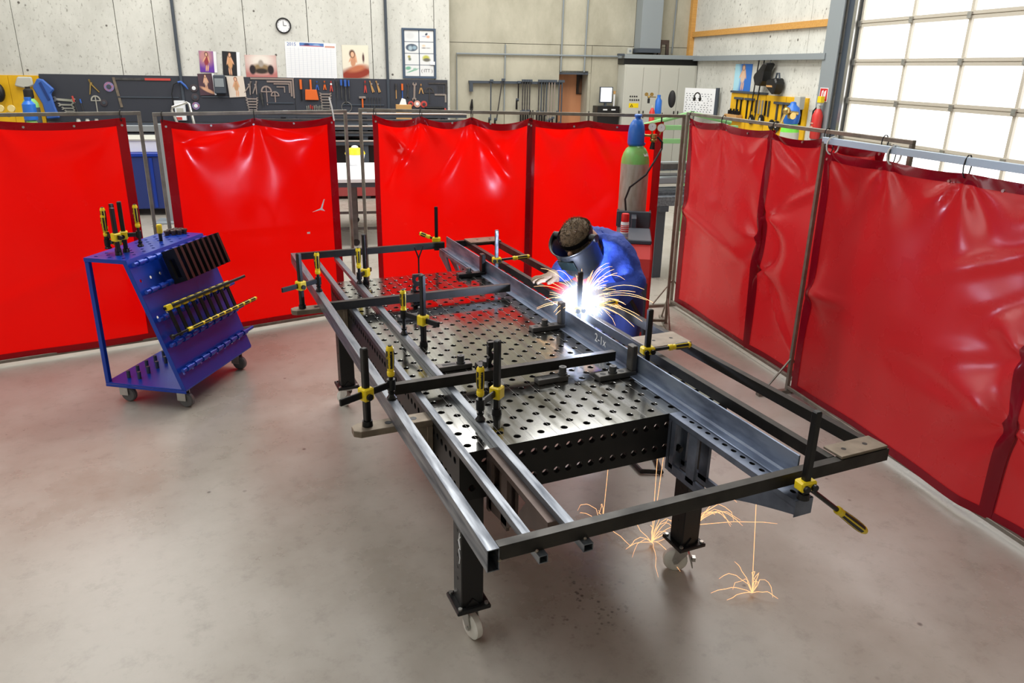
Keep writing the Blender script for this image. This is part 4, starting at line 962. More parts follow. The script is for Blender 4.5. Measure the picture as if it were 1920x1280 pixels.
def RP(d, h, s=0.0): return (CO[0]+ra[0]*d - ra[1]*s, CO[1]+ra[1]*d + ra[0]*s, h)
O = RP(.08, 1.68)
rg = thing('regulator', 'brass pressure regulator with two white round gauges on the cylinder valve', 'regulator', O)
MB().cyl(RP(.05, 1.68), RP(.15, 1.675), .010, n=10).cyl(RP(.13, 1.66), RP(.13, 1.69), .026, n=16).sphere(RP(.13, 1.645), .028, 14, 8, (1, 1, .7)).build('body', M_BRASS, rg, smooth=True, origin=O)
MB().cyl(RP(.13, 1.635), RP(.125, 1.575), .014, .022, n=14).build('adjusting_knob', M_BLACKP, rg, smooth=True, origin=O)
vd = Vector((-.62, -.78, .05)).normalized()
for d, h in ((.115, 1.745), (.185, 1.74)):
    c = Vector(RP(d, h)); g = MB().cyl(c+vd*-.012, c+vd*.014, .032, n=24).cyl(RP(d*.85+.02, 1.685), tuple(c-Vector((0, 0, .028))), .006, n=8).build('gauge', M_BRASS, rg, smooth=True, origin=O)
    MB().cyl(c+vd*.0142, c+vd*.015, .029, n=24).build('dial', M_PAPER, g, origin=O)
    MB().tube([c+vd*.0155, c+vd*.0155+Vector((.006, 0, .02))], .0012, 5).build('needle', M_BLACK, g, origin=O)
MB().tube([RP(.16, 1.67), RP(.20, 1.63), RP(.20, 1.58), (2.60, 2.70, 1.50), (2.50, 2.66, 1.40), (2.40, 2.72, 1.30), (2.39, 2.76, 1.20), (2.40, 2.70, .9)], .008, 8).build('hose', M_RUB, rg, smooth=True, origin=O)
MO = (2.165, 2.26, 0); MA = math.atan2(.65, .41)
wm_ = thing('welding_machine', 'red welding machine on a wheeled base behind the welder', 'welding machine', MO, MA)
MB().prism([(-.30, .30), (.28, .30), (.28, 1.00), (-.16, 1.00), (-.26, .92), (-.30, .80)], -.13, .13, 'xz').build('housing', M_REDM, wm_, bevel=.012)
MB().box(-.16, .28, -.125, .125, 1.0, 1.03).build('top_tray', M_DGREY, wm_, bevel=.006)
MB().box(-.305, -.298, -.11, .11, .40, .76).build('front_panel', M_DGREY, wm_, bevel=.002)
for z in (.5, .62): MB().cyl((-.32, -.04, z), (-.304, -.04, z), .022, n=14).build('dial', M_BLACKP, wm_, smooth=True)
MB().box(-.34, .95, -.17, .17, .09, .122).build('base', M_DGREY, wm_, bevel=.006)
MB().box(-.28, .28, -.12, .12, .122, .30).build('plinth', M_DGREY, wm_, bevel=.01)
MB().box(.46, .50, -.125, .125, .98, 1.12).box(.56, .68, -.135, -.122, .98, 1.10).box(.56, .68, .122, .135, .98, 1.10).box(.29, .50, -.02, .02, .122, 1.1).build('cylinder_bracket', M_DGREY, wm_, bevel=.004)
for x in (-.24, .80):
    for y in (-.19, .19): MB().lathe([(.02, -.02), (.08, -.02), (.09, -.01), (.09, .01), (.08, .02), (.02, .02)], 22, Matrix.Translation((x, y, .0905)), 'y').build('wheel', M_RUB, wm_, smooth=True)
p = Matrix.Translation(MO) @ Matrix.Rotation(MA, 4, 'Z') @ Vector((-.12, .07, 1.0305))
can = thing('spray_can', 'white spray can with red cap standing on the red welding machine', 'spray can', tuple(p))
MB().lathe([(.026, 0), (.0285, .003), (.0285, .115), (.026, .12), (.020, .128)], 22).build('can_body', M_PAPER, can, smooth=True)
MB().lathe([(.0288, .05), (.0288, .098)], 22).build('red_print', mat('red_print', S(205, 50, 46), .4), can, smooth=True)
for z in (.060, .074, .087): MB().lathe([(.0290, z), (.0290, z+.004)], 22).build('print_line', M_PAPER, can, smooth=True)
MB().lathe([(.0287, .015), (.0287, .04)], 22).build('blue_print', mat('grey_blue_print', S(150, 170, 195), .4), can, smooth=True)
MB().lathe([(.027, .122), (.027, .172), (.024, .178)], 22).build('cap', mat('red_cap', S(222, 24, 24), .4), can, smooth=True)
cbl = tag(MB().tube([(1.9, 2.0, .02), (1.75, 1.55, .016), (1.62, 1.1, .016), (1.5, .80, .016), (1.40, .85, .016), (1.42, 1.05, .016), (1.55, 1.4, .016)], .014, 8).build('cable', M_RUB, smooth=True), 'black cable looped on the floor under the table front corner', 'cable')

# ------------------------------------------------------------------ arc, its painted halo and sparks
ARC = Vector((1.110, 1.120, .955))
al = bpy.data.lights.new('welding_arc_light', 'POINT'); al.energy = 70; al.color = (.62, .72, 1.0); al.shadow_soft_size = .02
ao = bpy.data.objects.new('welding_arc_light', al); COL.objects.link(ao); ao.location = ARC + Vector((-.004, -.004, .03))
arc = tag(MB().sphere((0, 0, 0), .013, 12, 8).build('welding_arc', emis('arc_core', (.8, .88, 1, 1), 60), smooth=True), 'blinding white welding arc on the frame in front of the welder', 'welding arc'); arc.location = ARC
vm = bpy.data.materials.new('halo_glow'); vm.use_nodes = True; nt = vm.node_tree; nt.nodes.remove(nt.nodes['Principled BSDF'])
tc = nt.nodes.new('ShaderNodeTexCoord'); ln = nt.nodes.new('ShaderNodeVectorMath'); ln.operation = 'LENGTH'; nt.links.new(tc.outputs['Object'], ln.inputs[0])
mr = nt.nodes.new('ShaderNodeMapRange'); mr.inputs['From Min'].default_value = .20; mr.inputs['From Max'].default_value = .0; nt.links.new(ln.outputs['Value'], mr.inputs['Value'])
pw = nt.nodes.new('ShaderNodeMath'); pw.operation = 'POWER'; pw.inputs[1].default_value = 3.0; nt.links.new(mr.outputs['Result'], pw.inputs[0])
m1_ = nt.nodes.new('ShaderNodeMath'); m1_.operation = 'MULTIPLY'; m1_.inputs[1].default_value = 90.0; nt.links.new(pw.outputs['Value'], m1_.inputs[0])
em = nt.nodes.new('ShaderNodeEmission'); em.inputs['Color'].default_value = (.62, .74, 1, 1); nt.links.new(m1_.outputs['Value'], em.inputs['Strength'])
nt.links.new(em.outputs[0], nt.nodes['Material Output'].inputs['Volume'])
fu = tag(MB().sphere((0, 0, 0), .20, 20, 14).build('arc_halo', vm, smooth=True), 'bluish white glowing halo around the welding arc', 'halo', kind='stuff'); fu.location = ARC + Vector((0, 0, .01))  # emission-only volume: glare around the arc painted as a halo
M_SPARK = emis('spark_glow', (1.0, .56, .26, 1), 3.2); M_SPARK2 = emis('spark_glow_dim', (1.0, .50, .22, 1), 1.7)
sb = MB()
for k in range(150):
    a = random.gauss(-.15, .8); el = random.uniform(.2, 1.45)
    if random.random() < .25: a += PI*.9
    v = random.uniform(.7, 2.3); d = Vector((math.cos(a)*math.cos(el), math.sin(a)*math.cos(el), math.sin(el)))*v
    t0 = random.uniform(.02, .10); t1 = t0 + random.uniform(.04, .17)
    pts = [ARC + d*t + Vector((0, 0, -4.9*t*t)) for t in [t0+(t1-t0)*i/6 for i in range(7)]]
    pts = [p for p in pts if p.z > .93 or p.x > 1.40]
    if len(pts) > 2: sb.tube(pts, [.0005]+[.0010]*(len(pts)-2)+[.0005], 4)
tag(sb.build('spark_spray', M_SPARK), 'fan of orange welding sparks flying off around the arc', 'sparks', kind='stuff')
def burst(label, x, y, n, R, drop=None, spread=(0, 2*PI), z0=.012):
    b = MB()
    for k in range(n):
        a = random.uniform(*spread); L = R*random.uniform(.25, 1); h = random.uniform(.0, .10); pts = []
        for i in range(7):
            t = i/6; j = .008*(1 if 0 < i else 0)
            pts.append((x+math.cos(a)*L*t+random.uniform(-j, j), y+math.sin(a)*L*t+random.uniform(-j, j), max(.004, z0 + h*4*t*(1-t))))
        b.tube(pts, [.0016]+[.0012]*5+[.0006], 4)
    if drop:
        for (dx, dy, z1, zz0) in drop: b.tube([(x, y, z0 if zz0 is None else zz0), (x+dx*.5, y+dy*.5, z1*.5+.004), (x+dx, y+dy, z1)], .0013, 4)
    return tag(b.build('spark_burst', M_SPARK2), label, 'sparks', 'spark bursts bouncing on the floor', 'stuff')
burst('star of orange sparks bouncing on the floor left of the braked caster leg', 1.077, .268, 16, .30, [(.0, .02, .66, None), (.03, .0, .60, None)])
burst('orange sparks spraying sideways from the table leg with the braked caster', 1.155, .06, 10, .40, None, (-.9, .6), .22)
burst('small star of orange sparks on open floor with a long falling trail', 1.278, -.212, 11, .22, [(.05, .12, .56, None)])
burst('few faint orange sparks bouncing under the table middle', .924, .474, 6, .20, [(.02, .0, .60, None)])

# ------------------------------------------------------------------ pegboards
def local_box(name, m, x0, x1, y0, y1, z0, z1, parent, bevel=0): return MB().box(x0, x1, y0, y1, z0, z1).build(name, m, parent, bevel=bevel)
pb = back('pegboard', 'long black pegboard full of hand tools along the white back wall', 'pegboard', 0, 1.55, 13.0)
BX = [-5.85, -3.47, -2.25, -1.47, -.71, .29, 1.45]
for a, b in zip(BX[:-1], BX[1:]): local_box('board_panel', M_BOARD, a+.004, b-.004, -.03, 0, -.46, .36, pb, .002)
for a, b, z in ((-4.6, -3.55, -.02), (-3.15, -2.5, .0), (-2.0, -1.5, -.1), (-.6, .2, -.12)): local_box('board_batten', M_DGREY, a, b, -.045, -.03, z-.012, z+.012, pb)
yb = back('pegboard', 'yellow pegboard at the far end of the back wall beside the black one', 'pegboard', -6.6, 1.5, 13.0)
for a in (-.75, -.25, .25): local_box('board_panel', M_YBOARD, a+.003, a+.497, -.03, 0, -.6, .38, yb, .002)
Y0 = 12.965
def tool(name, label, cat, x, z, group='hand tools on the black pegboard', y=Y0): return back(name, label, cat, x, z, y, group)
def ring_arc(r0, r1, a0, a1, n=14): return [(r1*math.cos(a0+(a1-a0)*i/n), r1*math.sin(a0+(a1-a0)*i/n)) for i in range(n+1)] + [(r0*math.cos(a1+(a0-a1)*i/n), r0*math.sin(a1+(a0-a1)*i/n)) for i in range(n+1)]
def rot2(p, a): c, s = math.cos(a), math.sin(a); return [(x*c-y*s, x*s+y*c) for x, y in p]
def wrench(label, x, z, L, turn=0.0, m=None, group='hand tools on the black pegboard'):
    t = tool('wrench', label, 'wrench', x, z, group); h = L*.055; j = L*.13
    body = [(-L*.38, -h), (L*.38, -h), (L*.38, h), (-L*.38, h)]
    jaw = [(0, -h), (j*.5, -j), (j*1.3, -j*.9), (j*1.5, -j*.45), (j*.75, -j*.4), (j*.75, j*.4), (j*1.5, j*.45), (j*1.3, j*.9), (j*.5, j), (0, h)]
    MB().prism(rot2(body, turn), -.012, 0).build('shank', m or M_CHROME, t)
    for s in (1, -1):
        q = [(s*(L*.34+a), b) for a, b in jaw]; MB().prism(rot2(q, turn), -.014, 0).build('jaw', m or M_CHROME, t)
def pliers(label, x, z, L, spread=.35, m1=None, m2=None, turn=0.0):
    t = tool('pliers', label, 'pliers', x, z)
    for s in (-1, 1):
        MB().prism(rot2([(s*-.012, L*.48), (s*.006, L*.48), (s*.012, L*.2), (s*(L*spread*.5), -L*.48), (s*(L*spread*.5-.016), -L*.48), (s*-.010, L*.18)], turn), -.015, 0).build('handle', (m1 or M_CHROME), t)
    MB().cyl((0, -.02, L*.2), (0, 0, L*.2), .018, n=12).build('joint', m2 or M_CHROME, t)
def protractor(label, x, z, R, L, m=None):
    t = tool('protractor', label, 'protractor', x, z)
    MB().prism(ring_arc(R*.72, R, 0, PI), -.006, 0).build('arc', m or M_CHROME, t); MB().box(-R, R, -.006, 0, -R*.18, 0).build('base_bar', m or M_CHROME, t)
    MB().box(-.009, .009, -.010, -.006, -L, R*.9).build('blade', m or M_CHROME, t)
def lsquare(label, x1, z1, w_, h_, t_, m=None, flip=False):
    t = tool('try_square', label, 'square', x1, z1)
    s = 1 if flip else -1
    MB().box(min(0, s*w_), max(0, s*w_), -.008, 0, -t_, 0).build('long_leg', m or M_CHROME, t)
    MB().box(min(0, s*t_), max(0, s*t_), -.008, 0, -h_, -t_).build('short_leg', m or M_CHROME, t)
def stick(name, label, cat, x, z0, z1, r, mh, ms, frac=.4, tilt=0.0, top=True):
    t = tool(name, label, cat, x, z0); L = z1-z0; k = L*(1-frac) if top else L*frac
    a = (0, -r, 0); b = (tilt*k/L, -r, k); c = (tilt, -r, L)
    if top: MB().tube([a, b], r*.5, 8).build('shaft', ms, t, smooth=True); MB().tube([b, c], [r, r*1.1], 10).build('handle', mh, t, smooth=True)
    else: MB().tube([a, b], [r*1.1, r], 10).build('handle', mh, t, smooth=True); MB().tube([b, c], r*.5, 8).build('shaft', ms, t, smooth=True)
def disc(label, x, z, R, m, mc, cat='grinding disc'):
    t = tool('grinding_disc', label, cat, x, z)
    MB().lathe([(R*.2, 0), (R, 0), (R, -.008), (R*.3, -.012), (R*.2, -.012)], 26, None, 'y').build('disc', m, t, smooth=True)
    MB().lathe([(R*.12, -.012), (R*.5, -.0125), (R*.45, -.015), (R*.12, -.016)], 20, None, 'y').build('centre_label', mc, t)
M_WOODH = mat('tool_wood', S(196, 150, 92), .6); M_REDH = mat('red_handle', S(196, 70, 62), .5); M_BLUEH = mat('blue_handle', S(52, 96, 176), .5)
M_DISC = mat('blue_red_disc', S(120, 128, 176), .5, 0, .8, 30, S(190, 90, 90)); M_PINK = mat('pink_disc', S(214, 158, 140), .6); M_RIM = mat('dark_disc', S(66, 58, 62), .6)
wrench('large chrome wrench above three smaller ones beside the hanging blue coat', -5.50, 1.47, .36, -.08)
wrench('second largest wrench of four stacked beside the hanging blue coat', -5.48, 1.385, .25, -.02)
wrench('third wrench of four stacked beside the hanging blue coat', -5.45, 1.325, .21)
wrench('smallest wrench of four stacked beside the hanging blue coat', -5.43, 1.275, .17)
stick('file', 'file with pink handle beside the wrenches near the coat', 'file', -5.30, 1.25, 1.54, .016, M_REDH, M_STEEL, .35, -.05)
stick('file', 'file with blue handle beside the pink handled one', 'file', -5.20, 1.25, 1.49, .014, M_BLUEH, M_STEEL, .3, -.03)
pliers('brass coloured open pliers hanging above the small protractor', -5.0, 1.71, .26, .7, M_BRASS, M_BRASS, .25)
protractor('steel protractor on the black board under the open pliers', -4.97, 1.47, .085, .22)
disc('blue and red printed grinding disc beside the big steel square', -4.715, 1.705, .085, M_DISC, M_DGREY)
disc('dim dark disc hanging under the printed grinding disc', -4.84, 1.425, .06, M_RIM, M_DGREY)
t = tool('large_square', 'big steel square framing an empty stretch of black board', 'square', -4.64, 1.87)
MB().prism([(0, 0), (.045, 0), (.115, -.52), (.07, -.52)], -.01, 0).build('long_leg', M_PLATE, t); MB().box(.045, .99, -.01, 0, -.045, -.005).build('blade', M_STEEL, t); MB().box(.55, .99, -.012, -.01, -.045, -.005).build('red_tape', M_REDH, t)
t = tool('hose_gun', 'blue air gun with looped hose hanging by the dark conduit', 'air gun', -3.5, 1.80, y=12.93)
MB().tube([(-.02, -.02, .0), (.03, -.02, .01), (.10, -.02, -.06), (.14, -.02, -.12)], [.02, .022, .02, .008], 10).build('body', M_BLUEH, t, smooth=True)
MB().tube([(-.02, -.02, 0), (-.10, -.02, -.04), (-.15, -.02, -.2), (-.15, -.02, -.45)], .009, 8).build('hose', M_RUB, t, smooth=True)
disc('topmost of three dark discs stacked beside the conduit', -3.265, 1.70, .07, M_RIM, M_PAPER)
disc('middle of three dark discs stacked beside the conduit', -3.26, 1.54, .068, M_RIM, M_DGREY)
disc('lowest disc of three beside the conduit, with a pale centre', -3.265, 1.385, .068, M_DISC, M_PAPER)
t = tool('paper_box', 'white open paper box hanging low beside the dark conduit', 'box', -3.525, 1.13, y=12.9)
MB().box(-.09, .09, -.07, 0, 0, .35).build('body', M_PAPER, t, bevel=.004); MB().box(-.06, .06, -.073, -.07, .10, .22).build('opening', M_CAB, t); MB().box(-.08, .02, -.074, -.07, .01, .06).build('red_print', M_REDH, t)
t = back('metal_hoop', 'bright tilted metal hoop sticking up behind the gap between screens', 'hoop', -2.85, 1.09, 9.9)
MB().tube([(-.05, 0, 0), (-.16, -.02, .38), (-.15, -.02, .43), (.06, -.02, .50), (.09, -.02, .48), (.15, 0, 0)], .02, 8).build('bar', M_GALV, t, smooth=True)
t = tool('paper_towel_box', 'grey dispenser box hanging between the two lower pin-up prints', 'dispenser', -2.79, 1.61, y=12.96)
MB().box(-.10, .10, -.12, 0, 0, .33).build('body', M_DGREY, t, bevel=.015); MB().box(-.08, .08, -.125, -.12, .12, .27).build('cover', M_GREYP, t, bevel=.004)
pliers('first of two chrome pipe pliers beside the lower pin-up print', -2.285, 1.725, .25, .5, None, None, -.35)
pliers('second of two chrome pipe pliers beside the steel square set', -2.17, 1.725, .25, .35, None, None, -.2)
lsquare('longest of four nested steel squares under the calendar', -1.47, 1.90, .78, .36, .028)
lsquare('second of four nested steel squares under the calendar', -1.51, 1.85, .45, .28, .03)
lsquare('third of four nested steel squares under the calendar', -1.55, 1.805, .29, .17, .02)
lsquare('smallest of four nested steel squares under the calendar', -1.64, 1.75, .15, .11, .018)
protractor('larger of two protractors under the nested squares', -1.98, 1.66, .10, .25)
protractor('smaller of two protractors under the nested squares', -1.83, 1.585, .078, .12)
stick('level', 'short flat rule hanging beside the larger protractor', 'rule', -2.06, 1.39, 1.63, .025, M_STEEL, M_STEEL, .5, -.02)
for k, s in enumerate((.22, .205, .19, .175, .16)): wrench('%s of five open wrenches stacked below the pipe pliers' % ['topmost', 'second', 'third', 'fourth', 'lowest'][k], -2.255, 1.52-.05*k, s)
stick('hand_brush', 'orange handled brush hanging beside the orange dustpan', 'brush', -1.345, 1.49, 1.88, .022, M_ORANGE, M_BLACK, .45)
t = tool('dustpan', 'orange dustpan hanging on the black board under the calendar', 'dustpan', -1.16, 1.51)
MB().prism([(-.12, 0), (.13, 0), (.10, .19), (-.11, .19)], -.04, 0).build('pan', M_ORANGE, t, bevel=.006); MB().box(-.02, .015, -.035, -.01, .19, .37).build('handle', M_ORANGE, t, bevel=.005)
pliers('blue handled pliers beside the orange dustpan', -1.045, 1.775, .17, .4, M_BLUEH, M_STEEL)
pliers('orange handled pliers between the dustpan and the wrench ladder', -.905, 1.78, .17, .35, M_ORANGE, M_STEEL)
pliers('red handled side cutters above the wrench ladder', -.785, 1.765, .2, .3, M_REDH, M_PAPER)
for k in range(6): wrench('%s wrench of the six laddered above the white cord' % ['topmost', 'second', 'third', 'fourth', 'fifth', 'lowest'][k], -.90, 1.62-.052*k, .22-.012*k)
for k in range(9): stick('drill_bit', '%s of the nine small bits under the dustpan' % (['first', 'second', 'third', 'fourth', 'fifth', 'sixth', 'seventh', 'eighth', 'last'][k]), 'drill bit', -1.26+.034*k, 1.20, 1.40+.01*(k % 3), .010, M_REDH if k in (2, 3) else M_CHROME, M_CHROME, .3)
stick('file', 'plain grey file beside three blue handled ones', 'file', -.675, 1.52, 1.86, .014, M_STEEL, M_STEEL, .3)
stick('file', 'first of three files with blue handles', 'file', -.595, 1.53, 1.89, .02, M_BLUEH, M_STEEL, .3)
stick('file', 'longest file with blue handle, in the middle of three', 'file', -.52, 1.45, 1.89, .024, M_BLUEH, M_STEEL, .28)
stick('file', 'last of three files with blue handles', 'file', -.455, 1.52, 1.88, .016, M_BLUEH, M_STEEL, .3)
t = tool('wire_ring', 'thin wire ring hanging under the blue handled files', 'wire', -.515, 1.385)
MB().tube([(.095*math.cos(2*PI*k/24), -.01, .095*math.sin(2*PI*k/24)) for k in range(25)], .006, 6).build('loop', M_CHROME, t, smooth=True)
pliers('dark red pliers right of the blue handled files', -.145, 1.765, .23, .25, M_REDH, M_STEEL)
pliers('first of two pale locking pliers under the sitting pin-up print', -.025, 1.77, .23, .2, M_WOODH, M_CHROME, .3)
pliers('second of two pale locking pliers under the sitting pin-up print', .095, 1.77, .23, .2, M_WOODH, M_CHROME, .3)
t = tool('hammer', 'small hammer with orange handle under the dark red pliers', 'hammer', -.21, 1.38)
MB().tube([(0, -.02, 0), (0, -.02, .17)], .016, 10).build('handle', M_ORANGE, t, smooth=True); MB().box(-.065, .065, -.04, 0, .165, .205).build('head', M_CHROME, t, bevel=.006)
for k in range(5): stick('hex_key', '%s hex key of five hanging beside the small hammer' % names[k], 'hex key', -.09+.055*k, 1.36+.02*(k % 2), 1.57, .009, M_STEEL, M_STEEL, .2)
stick('chisel', 'wood handled chisel beside the second dark conduit', 'chisel', .44, 1.55, 1.83, .018, M_STEEL, M_WOODH, .4)
stick('screwdriver', 'orange handled screwdriver next to the wood handled chisel', 'screwdriver', .56, 1.56, 1.83, .02, M_ORANGE, M_BLUEH, .45)
wrench('ring spanner with an orange grip hanging upright', .67, 1.70, .26, PI/2-.1, M_STEEL)
wrench('long adjustable spanner hanging upright with orange top', .795, 1.685, .32, PI/2-.05, M_CHROME)
pliers('small wooden pliers hanging under the certificate frame', .925, 1.74, .19, .5, M_WOODH, M_STEEL)
protractor('large dark protractor with orange blade near the end of the black board', 1.085, 1.68, .095, .21, M_STEEL)
lsquare('large steel square in the end corner of the black board', 1.43, 1.86, .36, .22, .03, M_STEEL)
lsquare('small bright square with orange tip near the board end', 1.42, 1.65, .23, .16, .032)
for k in range(4): stick('hex_key', '%s of four thin hex keys inside the large steel square' % names[k], 'hex key', 1.25+.032*k, 1.62, 1.80, .006, M_STEEL, M_STEEL, .2)
t = back('cardboard_box', 'open cardboard box with paper sticking out at the board end', 'box', .565, 1.0805, 12.85)
MB().box(-.15, .15, -.18, 0, 0, .37).build('carton', M_WOODH, t, bevel=.004); MB().prism([(-.08, .37), (.06, .37), (.04, .47), (-.03, .49)], -.10, -.09).build('paper', M_PAPER, t)
disc('red rimmed disc just right of the cardboard box', .72, 1.455, .055, M_REDH, M_RIM)
disc('pale pink grinding disc between two red rimmed discs', .845, 1.455, .065, M_PINK, M_PAPER)
disc('red rimmed dark disc right of the pink one', .975, 1.45, .065, M_REDH, M_RIM)
t = back('red_machine_case', 'dark power tool case with red end on the bench at board end', 'case', 1.18, 1.0805, 12.8)
MB().box(-.22, .16, -.2, 0, 0, .34).build('case', M_BLACK, t, bevel=.02); MB().box(.16, .20, -.16, -.04, .24, .31).build('red_end', M_REDH, t, bevel=.01)
# workbench under the black board
bn = back('workbench', 'long dark workbench with shelves below the black pegboard', 'workbench', -2.2, 0, 12.97)
MB().box(-3.6, 3.6, -.75, 0, 1.02, 1.08).build('worktop', M_DGREY, bn, bevel=.004)
for z in (.55, .78, .93): MB().box(-3.5, 3.5, -.70, -.05, z-.02, z+.02).build('shelf', M_BOARD, bn)
for k in range(7): MB().box(-3.5+k*1.15, -3.44+k*1.15, -.7, -.05, 0, 1.02).build('leg', M_DGREY, bn)
for k, (x, l) in enumerate(((-5.2, 'left of three'), (-5.05, 'middle of three'), (-4.9, 'right of three'))):
    t = back('glass_jar', 'small pale round jar on the bench shelf behind the rail, %s' % l, 'jar', x, 1.08, 12.6, 'round jars on the bench')
    MB().lathe([(.03, 0), (.035, .01), (.035, .06), (.025, .075)], 14).build('jar', M_CAB, t, smooth=True); MB().lathe([(.028, .075), (.028, .09)], 14).build('lid', M_CHROME, t)

# ------------------------------------------------------------------ things at the yellow board
t = back('work_coat', 'blue work coat hanging on the edge of the yellow board', 'coat', -5.78, 1.16, 12.9)
MB().prism([(-.16, .52), (-.06, .68), (.03, .66), (.19, .49), (.12, .42), (.15, .2), (.20, 0), (-.02, -.02), (-.05, .25), (-.12, .42)], -.06, 0).build('coat', M_BLUEH, t, bevel=.02)
MB().prism([(-.04, .60), (.0, .62), (.10, .32), (.06, .30)], -.07, -.06).build('fold', mat('coat_fold_shade', S(30, 58, 120), .8), t)  # darker blue strip paints a fold's shade on the coat
t = back('cloth_bag', 'pale cloth bag hanging on the yellow board', 'bag', -6.08, 1.66, 12.93)
MB().prism([(-.16, .04), (-.09, .2), (.14, .2), (.15, .05), (.02, .0)], -.05, 0).build('bag', M_CAB, t, bevel=.02)
def bottle(name, label, x, y, z, R, h, m1, m2, mcap, capw=.55):
    t = thing(name, label, 'gas cylinder', RW(x, y, 0), -TH)
    MB().lathe([(R*.9, .0), (R, .02), (R, z), (R*.98, z+.01)], 24).build('body', m1, t, smooth=True)
    MB().lathe([(R*.98, z+.01), (R*.9, z+.08), (R*.6, z+.14), (R*.4, z+.16)], 24).build('shoulder', m2, t, smooth=True)
    MB().lathe([(R*capw, z+.16), (R*capw*1.05, z+.18), (R*capw, z+.16+h*.7), (R*capw*.5, z+.16+h*.85), (R*capw*.55, z+.16+h), (R*.1, z+.16+h)], 20).build('cap', mcap, t, smooth=True)
    return t
bottle('gas_cylinder', 'dark grey cylinder with green shoulder by the hanging coat', -5.70, 12.0, 1.38, .13, .18, M_DGREY, M_LGREEN, M_RUB)
bottle('gas_cylinder', 'blue capped cylinder with brass gauges before the yellow board', -5.20, 10.6, 1.12, .11, .33, M_CYLGREY, M_LGREEN, M_BLUE, .82)
t = thing('regulator', 'brass regulator with two pale gauges at the edge before the yellow board', 'regulator', RW(-5.45, 10.55, 1.42), -TH)
MB().cyl((-.05, 0, -.05), (.16, 0, -.05), .012, n=8).sphere((-.03, 0, -.06), .04, 12, 8).build('body', M_BRASS, t, smooth=True)
for x in (-.12, .03): MB().cyl((x, -.03, .03), (x, .0, .03), .05, n=22).build('gauge', mat('old_gauge', S(228, 208, 140), .4), t, smooth=True)
t = back('welding_helmet', 'dark welding helmet hanging on the yellow board at the picture edge', 'helmet', -6.50, 1.42, 12.9)
MB().sphere((0, -.06, .17), .14, 16, 12, (.8, .6, 1.2)).build('shell', M_BLACKP, t, smooth=True); MB().box(-.06, .06, -.16, -.13, .12, .2).build('window', M_DGREY, t, bevel=.005)

# ------------------------------------------------------------------ prints, calendar, clock, frame
SKN = S(222, 170, 136)
def poster(label, x0, x1, z0, z1, base, shapes, tilt=0.0, y=12.995, border=None):
    o = tag(MB().box(-(x1-x0)/2, (x1-x0)/2, -.003, 0, -(z1-z0)/2, (z1-z0)/2).build('poster', print_mat('print', base, shapes)), label, 'poster', 'paper prints pinned to the wall')
    o.location = RW((x0+x1)/2, y, (z0+z1)/2); o.rotation_euler = (0, tilt, -TH)
    if border: MB().box((x1-x0)/2-border, (x1-x0)/2, -.0035, -.003, -(z1-z0)/2, (z1-z0)/2).build('white_margin', M_PAPER, o)
    return o
HAIRC = S(70, 44, 34)
def figure(cx, top, h, dress, hair=HAIRC, lean=0):
    """a clothed figure: hair, face, dress, arms, legs"""
    return [(cx, top-.42*h, .15*h, .30*h, lean, dress, .15), (cx-.13*h, top-.36*h, .04*h, .20*h, 25+lean, SKN, .2), (cx+.13*h, top-.36*h, .04*h, .20*h, -25+lean, SKN, .2),
            (cx-.05*h, top-.84*h, .045*h, .17*h, lean, SKN, .2), (cx+.06*h, top-.84*h, .045*h, .17*h, lean, SKN, .2),
            (cx, top-.11*h, .11*h, .12*h, 0, hair, .2), (cx, top-.12*h, .065*h, .085*h, 0, S(228, 182, 152), .2)]
poster('purple toned print, upper one nearest the dark conduit', -3.12, -2.82, 1.98, 2.35, S(104, 58, 160), [(.35, .75, .45, .4, 0, S(196, 140, 140), .5)] + figure(.42, .95, .9, S(150, 60, 70), lean=12), .03, border=.05)
poster('upper print of a posing figure on dark ground beside the purple one', -2.72, -2.41, 1.93, 2.35, S(38, 40, 44), figure(.42, .97, .95, S(214, 160, 112), lean=-8), .05, border=.06)
poster('wide print of an old racing car seen head-on', -2.32, -1.76, 1.91, 2.30, S(190, 120, 116), [(.5, .75, .5, .45, 0, S(236, 228, 218), .6), (.5, .4, .30, .22, 0, S(150, 126, 92), .3), (.22, .34, .10, .22, 0, S(46, 40, 44), .2), (.80, .34, .10, .22, 0, S(46, 40, 44), .2), (.5, .28, .22, .12, 0, S(58, 50, 46), .3), (.5, .62, .08, .16, 0, S(170, 160, 150), .3)])
poster('lower print of a seated figure on the black board', -3.17, -2.88, 1.58, 1.96, S(84, 62, 72), figure(.45, .97, .75, S(216, 176, 150)) + [(.5, .22, .42, .08, 22, SKN, .3)], -.04, 12.955, .035)
poster('lower print of a standing figure on pale ground on the black board', -2.66, -2.36, 1.55, 1.92, S(224, 212, 198), figure(.5, .97, .95, S(196, 150, 110), S(150, 86, 60), 6), -.06, 12.955)
poster('large print of a leaning figure beside the calendar', -.55, -.06, 1.92, 2.51, S(236, 228, 208), [(.5, .14, .7, .2, -8, S(150, 62, 48), .3), (.55, .3, .34, .1, -12, S(196, 120, 86), .4)] + figure(.42, .86, .72, S(206, 150, 116), S(96, 60, 44), 10)[:3] + [(.38, .74, .11, .12, 0, S(96, 60, 44), .25), (.39, .72, .065, .08, 0, S(232, 184, 150), .2), (.8, .62, .04, .14, 0, S(90, 60, 60), .4)])
cal = tag(MB().box(-.465, .465, -.003, 0, -.325, .325).build('wall_calendar', M_PAPER), 'large white 2015 year calendar on the back wall', 'calendar'); cal.location = RW(-1.125, 12.994, 2.215); cal.rotation_euler = (0, .02, -TH)
M_GRID = mat('pale_print', S(206, 210, 218), .6)
